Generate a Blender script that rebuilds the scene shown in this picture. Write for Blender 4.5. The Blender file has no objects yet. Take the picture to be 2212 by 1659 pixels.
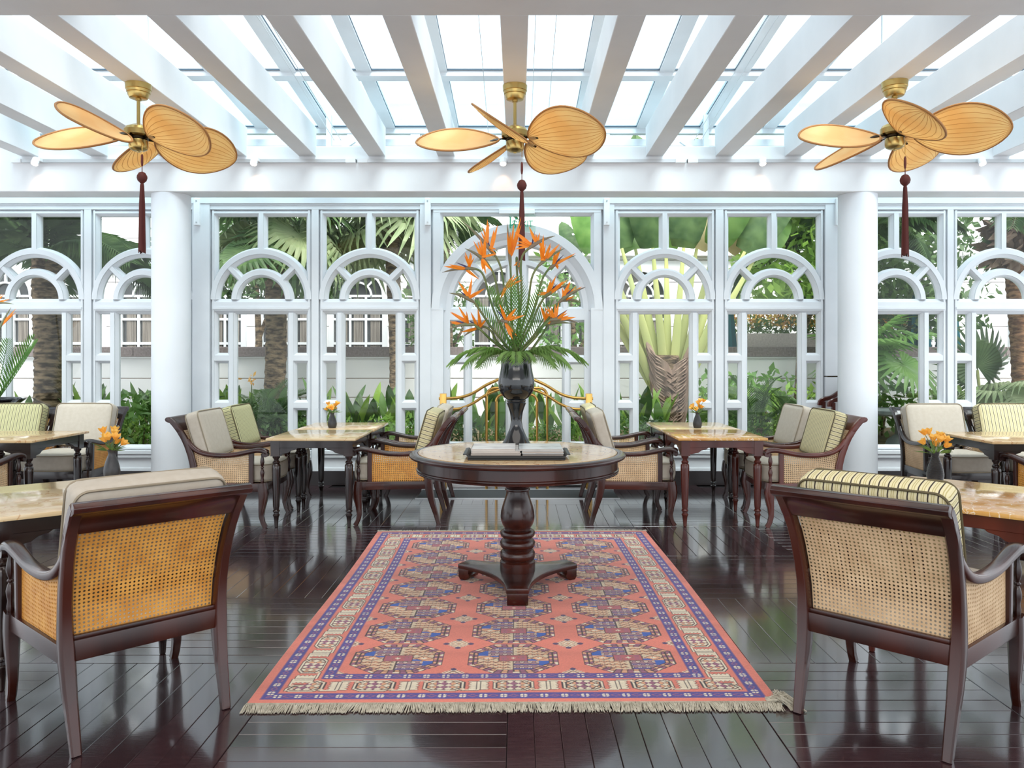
import bpy, bmesh, math, random
import numpy as np
from mathutils import Vector, Matrix
random.seed(7); np.random.seed(7)
PI = math.pi
S = bpy.context.scene
COL = S.collection

# ------------------------------------------------------------------ camera, sky, exposure
CAM_Z = 1.36; F = 1700.0; PX, PY = 1118.0, 774.0           # the frame is 2212 x 1659
cam_d = bpy.data.cameras.new('camera'); cam = bpy.data.objects.new('camera', cam_d); COL.objects.link(cam)
cam_d.sensor_fit = 'HORIZONTAL'; cam_d.sensor_width = 36.0
cam_d.lens = F / 2212 * 36.0
cam_d.shift_x = -(PX - 1106.0) / 2212.0
cam_d.shift_y = -(829.5 - PY) / 2212.0
cam_d.clip_end = 200
cam.location = (0, 0, CAM_Z); cam.rotation_euler = (PI / 2, 0, 0)
S.camera = cam

w = bpy.data.worlds.new('sky'); S.world = w; w.use_nodes = True
nt = w.node_tree; nt.nodes.clear()
wo = nt.nodes.new('ShaderNodeOutputWorld'); bg = nt.nodes.new('ShaderNodeBackground')
tc = nt.nodes.new('ShaderNodeTexCoord'); sep = nt.nodes.new('ShaderNodeSeparateXYZ'); rmp = nt.nodes.new('ShaderNodeValToRGB')
nt.links.new(tc.outputs['Generated'], sep.inputs[0]); nt.links.new(sep.outputs['Z'], rmp.inputs[0])
nt.links.new(rmp.outputs[0], bg.inputs[0]); nt.links.new(bg.outputs[0], wo.inputs[0])
rmp.color_ramp.elements[0].position = 0.0; rmp.color_ramp.elements[0].color = (0.88, 0.94, 1.0, 1)
rmp.color_ramp.elements[1].position = 0.9; rmp.color_ramp.elements[1].color = (0.84, 0.92, 1.0, 1)
bg.inputs[1].default_value = 2.3                            # bright thin overcast

sun_d = bpy.data.lights.new('sun', 'SUN'); sun = bpy.data.objects.new('sun', sun_d); COL.objects.link(sun)
sun_d.energy = 8.0; sun_d.angle = math.radians(40); sun_d.color = (1, .97, .92)
sun.rotation_euler = (math.radians(30), math.radians(14), 0)   # high, slightly behind the camera's left

def area(name, loc, size, energy, color=(1, .93, .84), size_y=None, rot=(0, 0, 0)):
    d = bpy.data.lights.new(name, 'AREA'); o = bpy.data.objects.new(name, d); COL.objects.link(o)
    d.energy = energy; d.color = color; d.shape = 'RECTANGLE'; d.size = size; d.size_y = size_y or size
    o.location = loc; o.rotation_euler = rot
    return o
# warm fill lights, added out of view under the lounge ceiling
area('fill_light_front', (0, 2.2, 3.3), 5.0, 60, (1, .93, .85), 2.0)
area('fill_light_rear', (0, -1.6, 3.3), 6.0, 150, (1, .93, .85), 2.0, (math.radians(30), 0, 0))

S.view_settings.view_transform = 'Standard'; S.view_settings.look = 'None'
S.view_settings.gamma = 1.0; S.view_settings.use_curve_mapping = False
S.view_settings.exposure = -0.08

# ------------------------------------------------------------------ materials
def lin(c):
    return tuple(((x / 12.92) if x <= .04045 else ((x + .055) / 1.055) ** 2.4) for x in c)
def rgb(r, g, b): return lin((r / 255., g / 255., b / 255.))
MATS = {}
def mat(name, col, rough=.5, col2=None, scale=6.0, stretch=(1, 1, 1), coord='Object', bump=0., bscale=60., metal=0., coat=0.,
        emit=0., trans=0., rand=0., detail=4., spec=None, lo=.35, hi=.65):
    m = bpy.data.materials.new(name); m.use_nodes = True
    n = m.node_tree.nodes; L = m.node_tree.links; b = n['Principled BSDF']
    b.inputs['Roughness'].default_value = rough; b.inputs['Metallic'].default_value = metal
    if spec is not None: b.inputs['Specular IOR Level'].default_value = spec
    if coat: b.inputs['Coat Weight'].default_value = coat; b.inputs['Coat Roughness'].default_value = .08
    b.inputs['Base Color'].default_value = (*col, 1)
    src = None
    if col2 or bump:
        t = n.new('ShaderNodeTexCoord'); mp = n.new('ShaderNodeMapping'); mp.inputs['Scale'].default_value = stretch
        L.new(t.outputs[coord], mp.inputs[0])
    if col2:
        nz = n.new('ShaderNodeTexNoise'); nz.inputs['Scale'].default_value = scale; nz.inputs['Detail'].default_value = detail
        L.new(mp.outputs[0], nz.inputs[0])
        r = n.new('ShaderNodeValToRGB'); r.color_ramp.elements[0].position = lo; r.color_ramp.elements[1].position = hi
        r.color_ramp.elements[0].color = (*col, 1); r.color_ramp.elements[1].color = (*col2, 1)
        L.new(nz.outputs['Fac'], r.inputs[0]); src = r.outputs[0]
    if rand:
        oi = n.new('ShaderNodeObjectInfo'); mr = n.new('ShaderNodeMapRange')
        mr.inputs['To Min'].default_value = 1 - rand; mr.inputs['To Max'].default_value = 1 + rand
        L.new(oi.outputs['Random'], mr.inputs[0])
        mx = n.new('ShaderNodeMix'); mx.data_type = 'RGBA'; mx.blend_type = 'MULTIPLY'; mx.inputs[0].default_value = 1
        if src: L.new(src, mx.inputs[6])
        else: mx.inputs[6].default_value = (*col, 1)
        L.new(mr.outputs[0], mx.inputs[7]); src = mx.outputs[2]
    if src: L.new(src, b.inputs['Base Color'])
    if bump:
        nb = n.new('ShaderNodeTexNoise'); nb.inputs['Scale'].default_value = bscale; nb.inputs['Detail'].default_value = 3
        L.new(mp.outputs[0], nb.inputs[0]); bp = n.new('ShaderNodeBump'); bp.inputs['Strength'].default_value = bump
        bp.inputs['Distance'].default_value = .004 if bump < .8 else .02
        L.new(nb.outputs['Fac'], bp.inputs['Height']); L.new(bp.outputs[0], b.inputs['Normal'])
    if emit:
        b.inputs['Emission Color'].default_value = (*col, 1); b.inputs['Emission Strength'].default_value = emit
    if trans:   # thin leaf or cloth: some of the light passes
        tl = n.new('ShaderNodeBsdfTranslucent'); ms = n.new('ShaderNodeMixShader'); ms.inputs[0].default_value = trans
        if src: L.new(src, tl.inputs[0])
        else: tl.inputs[0].default_value = (*col, 1)
        L.new(b.outputs[0], ms.inputs[1]); L.new(tl.outputs[0], ms.inputs[2]); L.new(ms.outputs[0], n['Material Output'].inputs[0])
    MATS[name] = m
    return m

def glass_mat(name, tint, refl=1.0, rough=0.0):
    m = bpy.data.materials.new(name); m.use_nodes = True
    n = m.node_tree.nodes; L = m.node_tree.links; n.remove(n['Principled BSDF'])
    tr = n.new('ShaderNodeBsdfTransparent'); tr.inputs[0].default_value = (*tint, 1)
    gl = n.new('ShaderNodeBsdfGlossy'); gl.inputs['Roughness'].default_value = rough
    ge = n.new('ShaderNodeNewGeometry'); ir = n.new('ShaderNodeMix'); ir.inputs[2].default_value = 1.45; ir.inputs[3].default_value = 1 / 1.45
    fr = n.new('ShaderNodeFresnel'); L.new(ge.outputs['Backfacing'], ir.inputs[0]); L.new(ir.outputs[0], fr.inputs[0])
    mu = n.new('ShaderNodeMath'); mu.operation = 'MULTIPLY'; mu.inputs[1].default_value = refl
    ms = n.new('ShaderNodeMixShader')
    L.new(fr.outputs[0], mu.inputs[0]); L.new(mu.outputs[0], ms.inputs[0]); L.new(tr.outputs[0], ms.inputs[1]); L.new(gl.outputs[0], ms.inputs[2])
    L.new(ms.outputs[0], n['Material Output'].inputs[0])
    MATS[name] = m
    return m

WHITE = mat('white_paint', rgb(217, 221, 225), .45, rgb(211, 215, 219), 3.0)
BEAMW = mat('white_beam_paint', rgb(226, 227, 229), .5, rgb(219, 220, 222), 2.0)
PLASTER = mat('white_plaster', rgb(222, 226, 231), .7, rgb(216, 220, 225), 1.5, bump=.05, bscale=90)
BLACKB = mat('black_skirting', rgb(28, 20, 20), .3)
GLASS = glass_mat('window_glass', (.98, .992, .985), .45)
ROOFGLASS = glass_mat('roof_glass', (.93, .985, 1), .9)
ROOFGLASSB = glass_mat('reflection_tint_roof_glass', (.80, .92, .955), .9)  # lowest pane row: bluish reflection put into the glass tint
GASKET = mat('dark_gasket', rgb(62, 82, 98), .5)
WOOD = mat('mahogany', rgb(34, 13, 9), .26, rgb(66, 25, 14), 5.0, (1, 1, .25), coat=.2, bump=.04, bscale=40, rand=.18)
WOODR = mat('red_mahogany', rgb(66, 22, 14), .28, rgb(98, 38, 24), 5.0, (1, 1, .25), coat=.3)
DARKW = mat('black_brown_wood', rgb(26, 17, 16), .22, rgb(44, 26, 22), 4.0, coat=.4, rand=.15)
def plank_mat():
    m = mat('dark_plank', rgb(48, 31, 35), .17, rgb(66, 44, 47), 5.0, (2, 22, 2), coat=.9, bump=.05, bscale=9, rand=.35, spec=1.0)
    return m
PLANK = plank_mat()
SEAM = mat('plank_seam', rgb(20, 13, 14), .6)
CANE_O = mat('honey_cane', rgb(226, 164, 78), .45, rgb(204, 138, 58), 14.0)
CANE_T = mat('pale_cane', rgb(222, 190, 150), .5, rgb(204, 170, 130), 14.0)
CREAM = mat('cream_cloth', rgb(190, 181, 167), .9, rgb(184, 174, 159), 30., bump=.12, bscale=700)
PIPE = mat('piping_cloth', rgb(150, 138, 118), .9)
PIPED = mat('dark_piping_cloth', rgb(96, 86, 62), .9)
BRASS = mat('antique_brass', rgb(176, 150, 92), .28, metal=1.)
BRASSY = mat('polished_brass', rgb(206, 164, 92), .28, metal=1.)
DARKM = mat('dark_bronze', rgb(60, 50, 38), .35, metal=1.)
BLADE = mat('palm_blade', rgb(252, 228, 178), .7, rgb(247, 210, 150), 3.5, (1, 1, 1), trans=.6, bump=.1, bscale=120)
BLADERIM = mat('blade_rim', rgb(168, 116, 62), .6)
TASSEL = mat('tassel_silk', rgb(92, 32, 24), .7, rgb(72, 22, 18), 40., (1, 1, .05))
CERAM = mat('black_glaze', rgb(14, 15, 16), .1, rgb(30, 33, 35), 26., (1, 1, .3), coat=.4)
CERAMM = mat('charcoal_glaze', rgb(42, 42, 44), .38, rgb(56, 56, 58), 20.)
STEM = mat('stem_green', rgb(72, 104, 48), .5, rgb(112, 116, 70), 8.)
BRACT = mat('bract', rgb(110, 122, 84), .5, rgb(126, 104, 92), 9., lo=.3, hi=.7)
ORANGE = mat('orange_petal', rgb(253, 164, 44), .5, rgb(248, 128, 30), 10., trans=.3)
YELLOWO = mat('amber_petal', rgb(255, 208, 104), .5, rgb(250, 178, 66), 12., trans=.3)
BLUEP = mat('blue_tongue', rgb(50, 44, 96), .5)
FROND = mat('frond_green', rgb(88, 138, 58), .45, rgb(124, 166, 88), 6., trans=.3, rand=.15)
FRONDL = mat('pale_frond_green', rgb(126, 168, 84), .45, rgb(156, 190, 116), 6., trans=.3, rand=.15)
LEAFD = mat('dark_leaf', rgb(66, 98, 56), .5, rgb(106, 136, 82), 4., trans=.3, rand=.25)
LEAFM = mat('mid_leaf', rgb(88, 132, 60), .45, rgb(124, 162, 86), 3., trans=.35, rand=.25)
LEAFB = mat('bright_leaf', rgb(130, 172, 72), .45, rgb(164, 196, 100), 3., trans=.4, rand=.2)
LEAFP = mat('pale_fan_leaf', rgb(128, 150, 104), .55, rgb(170, 182, 140), 3., trans=.3, rand=.25)
LEAFDRY = mat('dry_leaf', rgb(150, 140, 104), .7, rgb(176, 162, 120), 3., trans=.3, rand=.2)
STALK = mat('yellow_stalk', rgb(186, 188, 122), .5, rgb(156, 168, 108), 2., (1, 1, .3), rand=.2)
FIBRE = mat('palm_fibre', rgb(120, 98, 84), .9, rgb(160, 138, 122), 10., (1, 1, .1), bump=.5, bscale=30, rand=.25)
BARK = mat('palm_bark', rgb(70, 58, 44), .9, rgb(156, 134, 106), 9., (1, 1, 2.6), bump=1., bscale=22, lo=.38, hi=.62)
BARKR = mat('red_palm_bark', rgb(104, 70, 50), .9, rgb(176, 132, 98), 9., (1, 1, 3), bump=1., bscale=22, lo=.38, hi=.62)
SOIL = mat('soil', rgb(84, 72, 50), .95, rgb(112, 98, 64), 8.)
FACADE = mat('facade_white', rgb(244, 245, 246), .6, rgb(236, 238, 240), 2.)
GRANITE = mat('granite_coping', rgb(146, 134, 132), .6, rgb(118, 106, 104), 40.)
GRANITEP = mat('pink_granite', rgb(228, 214, 208), .6, rgb(208, 194, 188), 40.)
DARKGL = mat('dark_room_glass', rgb(62, 64, 64), .08, rgb(44, 46, 46), 2.)
CURTAIN = mat('grey_curtain', rgb(146, 140, 132), .9, rgb(104, 98, 92), 5., (9, 1, .2))
TEAL = mat('teal_canvas', rgb(24, 104, 112), .8)
STONE = mat('garden_stone', rgb(98, 108, 106), .8, rgb(122, 130, 126), 9.)
MATG = mat('door_mat_cloth', rgb(64, 66, 68), .95, rgb(52, 54, 56), 300.)
STEEL = mat('pale_metal', rgb(200, 202, 204), .35, metal=.8)
PLASTIC = mat('white_plastic', rgb(232, 234, 236), .4)
LAMPON = mat('lamp_glow', (1, .86, .66), .4, emit=9.)
GREENS = mat('exit_green', rgb(0, 150, 110), .5)
SIGNP = glass_mat('sign_acrylic', (.90, .97, .93), .6)
PAPER = mat('magazine_paper', rgb(236, 234, 230), .4, rgb(196, 190, 190), 9., lo=.45, hi=.75)
PAPERG = mat('grey_cover', rgb(206, 210, 210), .3, rgb(96, 104, 104), 7., (1, 3, 1), lo=.5, hi=.7)
PAPERE = mat('page_edges', rgb(178, 166, 156), .8)
BLACKL = mat('black_lacquer', rgb(13, 11, 10), .4)
FLOWERB = mat('bedding_flower', rgb(242, 172, 100), .7, rgb(236, 206, 96), 12.)

def marble(name, a, b, vein, sc=3.0):
    m = bpy.data.materials.new(name); m.use_nodes = True
    n = m.node_tree.nodes; L = m.node_tree.links; p = n['Principled BSDF']; p.inputs['Roughness'].default_value = .09
    t = n.new('ShaderNodeTexCoord'); nz = n.new('ShaderNodeTexNoise'); nz.inputs['Scale'].default_value = sc; nz.inputs['Detail'].default_value = 8
    nz.inputs['Distortion'].default_value = 1.2
    L.new(t.outputs['Object'], nz.inputs[0]); r = n.new('ShaderNodeValToRGB'); e = r.color_ramp.elements
    e[0].position = .3; e[0].color = (*a, 1); e[1].position = .72; e[1].color = (*b, 1)
    L.new(nz.outputs['Fac'], r.inputs[0])
    n2 = n.new('ShaderNodeTexNoise'); n2.inputs['Scale'].default_value = sc * 1.1; n2.inputs['Detail'].default_value = 6; n2.inputs['Distortion'].default_value = 2.5
    L.new(t.outputs['Object'], n2.inputs[0]); r2 = n.new('ShaderNodeValToRGB'); f = r2.color_ramp.elements
    f[0].position = .485; f[0].color = (0, 0, 0, 1); f[1].position = .5; f[1].color = (1, 1, 1, 1)
    g = f.new(.515); g.color = (0, 0, 0, 1)
    L.new(n2.outputs['Fac'], r2.inputs[0])
    mx = n.new('ShaderNodeMix'); mx.data_type = 'RGBA'; L.new(r2.outputs[0], mx.inputs[0]); L.new(r.outputs[0], mx.inputs[6]); mx.inputs[7].default_value = (*vein, 1)
    L.new(mx.outputs[2], p.inputs['Base Color'])
    MATS[name] = m
    return m
MARB_C = marble('cream_marble', rgb(222, 200, 160), rgb(206, 176, 132), rgb(190, 144, 96))
MARB_O = marble('amber_marble', rgb(216, 168, 96), rgb(190, 128, 62), rgb(240, 226, 204), 4.)
MARB_R = marble('rose_marble', rgb(226, 196, 152), rgb(212, 176, 128), rgb(176, 112, 62), 3.4)

def stripes(name, base, b2, dark, period=.033):
    m = bpy.data.materials.new(name); m.use_nodes = True
    n = m.node_tree.nodes; L = m.node_tree.links; p = n['Principled BSDF']; p.inputs['Roughness'].default_value = .9
    t = n.new('ShaderNodeTexCoord'); s = n.new('ShaderNodeSeparateXYZ'); L.new(t.outputs['Object'], s.inputs[0])
    sn = n.new('ShaderNodeSeparateXYZ'); L.new(t.outputs['Normal'], sn.inputs[0])
    ab = n.new('ShaderNodeMath'); ab.operation = 'ABSOLUTE'; L.new(sn.outputs['X'], ab.inputs[0])
    gt = n.new('ShaderNodeMath'); gt.operation = 'GREATER_THAN'; gt.inputs[1].default_value = .75; L.new(ab.outputs[0], gt.inputs[0])
    mx = n.new('ShaderNodeMix'); L.new(gt.outputs[0], mx.inputs[0]); L.new(s.outputs['X'], mx.inputs[2]); L.new(s.outputs['Z'], mx.inputs[3])
    d = n.new('ShaderNodeMath'); d.operation = 'DIVIDE'; d.inputs[1].default_value = period; L.new(mx.outputs[0], d.inputs[0])
    fr = n.new('ShaderNodeMath'); fr.operation = 'FRACT'; L.new(d.outputs[0], fr.inputs[0])
    r = n.new('ShaderNodeValToRGB'); r.color_ramp.interpolation = 'CONSTANT'; e = r.color_ramp.elements
    e[0].position = 0; e[0].color = (*dark, 1); e[1].position = .15; e[1].color = (*base, 1)
    for pos, c in ((.40, b2), (.50, base), (.62, b2), (.72, base)):
        k = e.new(pos); k.color = (*c, 1)
    L.new(fr.outputs[0], r.inputs[0]); L.new(r.outputs[0], p.inputs['Base Color'])
    MATS[name] = m
    return m
STRIPE = stripes('striped_cloth', rgb(218, 208, 168), rgb(186, 172, 120), rgb(64, 54, 48))
STRIPEG = stripes('green_striped_cloth', rgb(194, 190, 148), rgb(150, 148, 102), rgb(58, 58, 44), .030)

# ------------------------------------------------------------------ mesh helpers
class MB:
    def __init__(s): s.v = []; s.f = []; s.fm = []; s.mi = 0
    def add(s, vs, fs):
        o = len(s.v); s.v.extend([tuple(p) for p in vs]); s.f.extend([tuple(i + o for i in q) for q in fs]); s.fm.extend([s.mi] * len(fs)); return s
    def box(s, x0, x1, y0, y1, z0, z1):
        return s.add([(x0, y0, z0), (x1, y0, z0), (x1, y1, z0), (x0, y1, z0), (x0, y0, z1), (x1, y0, z1), (x1, y1, z1), (x0, y1, z1)],
                     [(3, 2, 1, 0), (4, 5, 6, 7), (0, 1, 5, 4), (1, 2, 6, 5), (2, 3, 7, 6), (3, 0, 4, 7)])
    def bar(s, a, b, wa, wb, up=(0, 0, 1), pw=None):   # rectangular bar from a to b
        return s.sweep([a, b], [(wa, wb)] * 2, n=4, ref=up)
    def sweep(s, pts, sizes, n=8, power=2.6, ref=(1, 0, 0), cap=True):
        pts = [Vector(p) for p in pts]; N = len(pts); rings = []; ref = Vector(ref)
        for i in range(N):
            t = (pts[min(i + 1, N - 1)] - pts[max(i - 1, 0)]).normalized()
            sd = ref - t * ref.dot(t)
            if sd.length < 1e-4: sd = Vector((0, 1, 0)) - t * t.y
            sd.normalize(); ot = t.cross(sd)
            a, b = sizes[i]; ring = []
            for k in range(n):
                if n == 4:
                    cx, cy = ((-1, -1), (1, -1), (1, 1), (-1, 1))[k]
                else:
                    th = 2 * PI * (k + .5) / n; c, q = math.cos(th), math.sin(th)
                    cx = math.copysign(abs(c) ** (2 / power), c); cy = math.copysign(abs(q) ** (2 / power), q)
                ring.append(pts[i] + sd * (cx * a / 2) + ot * (cy * b / 2))
            rings.append(ring)
        vs = [p for r in rings for p in r]; fs = []
        for i in range(N - 1):
            for k in range(n):
                fs.append((i * n + k, i * n + (k + 1) % n, (i + 1) * n + (k + 1) % n, (i + 1) * n + k))
        if cap: fs.append(tuple(range(n - 1, -1, -1))); fs.append(tuple((N - 1) * n + k for k in range(n)))
        return s.add(vs, fs)
    def tube(s, pts, r, n=6, cap=True):
        rs = r if isinstance(r, (list, tuple)) else [r] * len(pts)
        d = (Vector(pts[-1]) - Vector(pts[0]))
        ref = (1, 0, 0) if abs(d.x) < .7 * d.length else (0, 0, 1)
        return s.sweep(pts, [(2 * q, 2 * q) for q in rs], n=n, power=2, ref=ref, cap=cap)
    def lathe(s, prof, n=24, c=(0, 0, 0)):
        vs = []; fs = []; N = len(prof)
        for r, z in prof:
            for k in range(n):
                th = 2 * PI * k / n; vs.append((c[0] + r * math.cos(th), c[1] + r * math.sin(th), c[2] + z))
        for i in range(N - 1):
            for k in range(n):
                fs.append((i * n + k, i * n + (k + 1) % n, (i + 1) * n + (k + 1) % n, (i + 1) * n + k))
        fs.append(tuple(range(n - 1, -1, -1))); fs.append(tuple((N - 1) * n + k for k in range(n)))
        return s.add(vs, fs)
    def prism(s, poly, fn0, fn1):    # polygon given by two lifts
        n = len(poly); vs = [fn0(p) for p in poly] + [fn1(p) for p in poly]
        fs = [tuple(range(n)), tuple(range(2 * n - 1, n - 1, -1))] + [(i + n, (i + 1) % n + n, (i + 1) % n, i) for i in range(n)]
        return s.add(vs, fs)
    def mesh(s, name, m, smooth=35, bevel=0., bseg=2):
        me = bpy.data.meshes.new(name); me.from_pydata(s.v, [], s.f)
        for q in (m if isinstance(m, (list, tuple)) else [m]): me.materials.append(q)
        if any(s.fm): me.polygons.foreach_set('material_index', s.fm)
        bm = bmesh.new(); bm.from_mesh(me)
        if bevel:
            es = [e for e in bm.edges if len(e.link_faces) == 2 and e.calc_face_angle(0) > math.radians(40)]
            bmesh.ops.bevel(bm, geom=es, offset=bevel, segments=bseg, profile=.6, affect='EDGES', clamp_overlap=True)
        bmesh.ops.recalc_face_normals(bm, faces=bm.faces)
        bm.to_mesh(me); bm.free()
        if smooth:
            me.polygons.foreach_set('use_smooth', [True] * len(me.polygons)); me.set_sharp_from_angle(angle=math.radians(smooth))
        return me
    def build(s, name, m, parent=None, loc=None, rot=None, **kw):
        return obj(name, s.mesh(name, m, **kw), parent, loc, rot)

def obj(name, me, parent=None, loc=None, rot=None, scale=None):
    o = bpy.data.objects.new(name, me); COL.objects.link(o)
    if parent: o.parent = parent
    if loc is not None: o.location = loc
    if rot is not None: o.rotation_euler = rot
    if scale is not None: o.scale = scale
    return o
def tag(o, label=None, cat=None, group=None, kind=None):
    if label: o['label'] = label
    if cat: o['category'] = cat
    if group: o['group'] = group
    if kind: o['kind'] = kind
    return o
def thing(name, label, cat, loc=(0, 0, 0), rz=0., group=None):
    o = bpy.data.objects.new(name, None); COL.objects.link(o); o.location = loc; o.rotation_euler = (0, 0, rz); o.empty_display_size = .1
    return tag(o, label, cat, group)
def dup(root, loc, rz, label, group=None):
    def cp(o, par):
        c = o.copy(); COL.objects.link(c)
        if par: c.parent = par
        for ch in kids.get(o.name, ()): cp(ch, c)
        return c
    kids = {}
    for o in root.children_recursive: kids.setdefault(o.parent.name, []).append(o)
    r = cp(root, None); r.location = loc; r.rotation_euler = (0, 0, rz); r['label'] = label
    if group: r['group'] = group
    return r
def at(px, py, d):     # a point of the photograph at a distance in front of the camera
    return Vector(((px - PX) * d / F, d, CAM_Z + (PY - py) * d / F))
def struct(name, kind='structure'):
    o = bpy.data.objects.new(name, None); COL.objects.link(o); o['kind'] = kind; return o
def bez(p, n=12):      # Catmull-Rom through points
    p = [Vector(q) for q in p]; out = []
    for i in range(len(p) - 1):
        a = p[max(i - 1, 0)]; b = p[i]; c = p[i + 1]; d = p[min(i + 2, len(p) - 1)]
        for k in range(n):
            t = k / n
            out.append(.5 * ((2 * b) + (c - a) * t + (2 * a - 5 * b + 4 * c - d) * t * t + (3 * b - a - 3 * c + d) * t ** 3))
    out.append(p[-1]); return out
# ------------------------------------------------------------------ room shell
WY = 8.45                        # room face of the window wall
BF, BB = 7.72, 8.01              # front and back of the long beam
ZB, ZR = 2.995, 3.34             # underside of the long beam / of the rafters
RFN = 4.542                      # near end of the rafters
RP, RX0, RW, RH = .6805, -.019, .166, .29

# floor: a dark slab that shows as the seams, and the basket-weave planks on it
fl = MB().box(-6.6, 6.6, -3, 8.6, -.10, -.012).build('floor', SEAM); tag(fl, kind='structure')
BW, BD, X0, Y0 = .975, .951, -.037, 2.56
plank_x = MB().box(-.4855, .4855, -.0468, .0468, -.02, 0).mesh('plank', PLANK, bevel=.0018, bseg=1)
plank_y = MB().box(-.0480, .0480, -.4735, .4735, -.02, 0).mesh('plank', PLANK, bevel=.0018, bseg=1)
for p_ in (plank_x, plank_y): pass
cells = []
for c in range(-7, 7):
    for r in range(-5, 7):
        hor = (c + r) % 2 == 0
        for k in range(10):
            if hor: x, y = X0 + (c - .5) * BW, Y0 + r * BD + (k + .5) * BD / 10
            else: x, y = X0 + (c - 1) * BW + (k + .5) * BW / 10, Y0 + (r + .5) * BD
            if y > 8.5: continue
            u = PX + x * F / max(y, .1); vis = (y > 2.55 and -130 < u < 2340) and not (abs(x + .024) < .80 and 3.5 < y < 5.7)
            cells.append((y if vis else 99 + abs(y), x, y, hor))
cells.sort()
rest = MB()
for i, (q, x, y, hor) in enumerate(cells):
    if i < 298 and q < 90:
        obj('plank', plank_x if hor else plank_y, fl, (x, y, 0))
    else:
        a, b = (.4855, .0468) if hor else (.048, .4735)
        rest.box(x - a, x + a, y - b, y + b, -.02, 0)
o = rest.build('planks_beyond', PLANK, fl); o['kind'] = 'stuff'

# ceiling: solid slab over the lounge, then rafters, glazing bars and roof panes
ce = MB().box(-6.6, 6.6, -3, 4.25, ZR, ZR + .25).build('ceiling', BEAMW); tag(ce, kind='structure')
MB().box(-6.6, 6.6, 4.25, RFN, ZR, ZR + .34).build('cross_beam', BEAMW, ce)
for k in range(-9, 10):
    x = RX0 + k * RP
    MB().box(x - RW / 2, x + RW / 2, RFN, BF + .02, ZR, ZR + RH).build('rafter', BEAMW, ce, bevel=.004, bseg=1)
def roofz(y): return 3.83 + (8.52 - y) * .08
purl = [8.52, 7.155, 5.70, 4.30]
for k in range(-9, 10):
    x = RX0 + k * RP; m = MB()
    a = (x, 8.6, roofz(8.6) + .02); b = (x, 4.1, roofz(4.1) + .02)
    m.bar(a, b, .13, .06, (1, 0, 0)); m.build('glazing_bar', WHITE, ce)
for i, y in enumerate(purl):
    MB().bar((-6.6, y, roofz(y)), (6.6, y, roofz(y)), .07, .14, (0, 0, 1)).build('purlin', WHITE, ce)
for k in range(-9, 9):
    for j in range(3):
        xa, xb = RX0 + k * RP + .06, RX0 + (k + 1) * RP - .06
        ya, yb = purl[j] - .075, purl[j + 1] + .075
        za, zb = roofz(ya) + .012, roofz(yb) + .012
        m = MB(); m.add([(xa, ya, za), (xb, ya, za), (xb, yb, zb), (xa, yb, zb), (xa, ya, za + .012), (xb, ya, za + .012), (xb, yb, zb + .012), (xa, yb, zb + .012)],
                        [(3, 2, 1, 0), (4, 5, 6, 7), (0, 1, 5, 4), (1, 2, 6, 5), (2, 3, 7, 6), (3, 0, 4, 7)])
        p = m.build('roof_pane', ROOFGLASSB if j == 0 else ROOFGLASS, ce, smooth=0)
        g = MB(); e = .012
        for A, B in (((xa, ya, za), (xb, ya, za)), ((xb, ya, za), (xb, yb, zb)), ((xb, yb, zb), (xa, yb, zb)), ((xa, yb, zb), (xa, ya, za))):
            g.bar(A, B, e, e * 1.4)
        g.build('gasket', GASKET, p)
# posts and cables of the roof
for x in (-3.70, -1.94, 0.0, 1.94, 3.70):
    MB().box(x - .025, x + .025, 8.08, 8.13, ZR + .0, roofz(8.1)).build('roof_strut', WHITE, ce)
for x, sg in ((-3.70, 1), (-1.94, 1), (1.94, -1), (3.70, -1)):
    MB().bar((x, 8.10, 3.42), (x + .26 * sg, 8.10, 3.60), .04, .04).build('brace', WHITE, ce)
for x0, sg in ((-1.90, 1), (1.90, -1)):
    for q in (0, .07):
        MB().tube([(x0 + q * sg, 8.15, 3.62), (x0 - (.06 - q) * sg, 6.0, 3.93), (x0 - (.10 - q) * sg, 5.0, 4.02)], .004, 5).build('cable', STEEL, ce)
for x in (-.30, -.12, .14, .30):
    MB().tube([(x, 8.1, 3.66), (x * .95, 4.6, 4.06)], .003, 5).build('cable', STEEL, ce)
for px, d in ((319, 5.80), (1905, 5.75)):
    a = at(px, 186, d); MB().tube([(a.x, d, a.z), (a.x, d, roofz(d))], .006, 5).build('hanging_rod', STEEL, ce)

# the long beam on its two columns
bm_ = MB().box(-6.6, 6.6, BF, BB, ZB, ZR + .10).build('beam', BEAMW, bevel=.006, bseg=1); tag(bm_, kind='structure')
for px in (370, 1852.5):
    x = (px - PX) * 7.905 / F
    c = MB().lathe([(.19, 0), (.19, .03), (.185, .035), (.185, ZB)], 48, (x, 7.907, 0)).build('column', PLASTER); tag(c, kind='structure')

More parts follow.
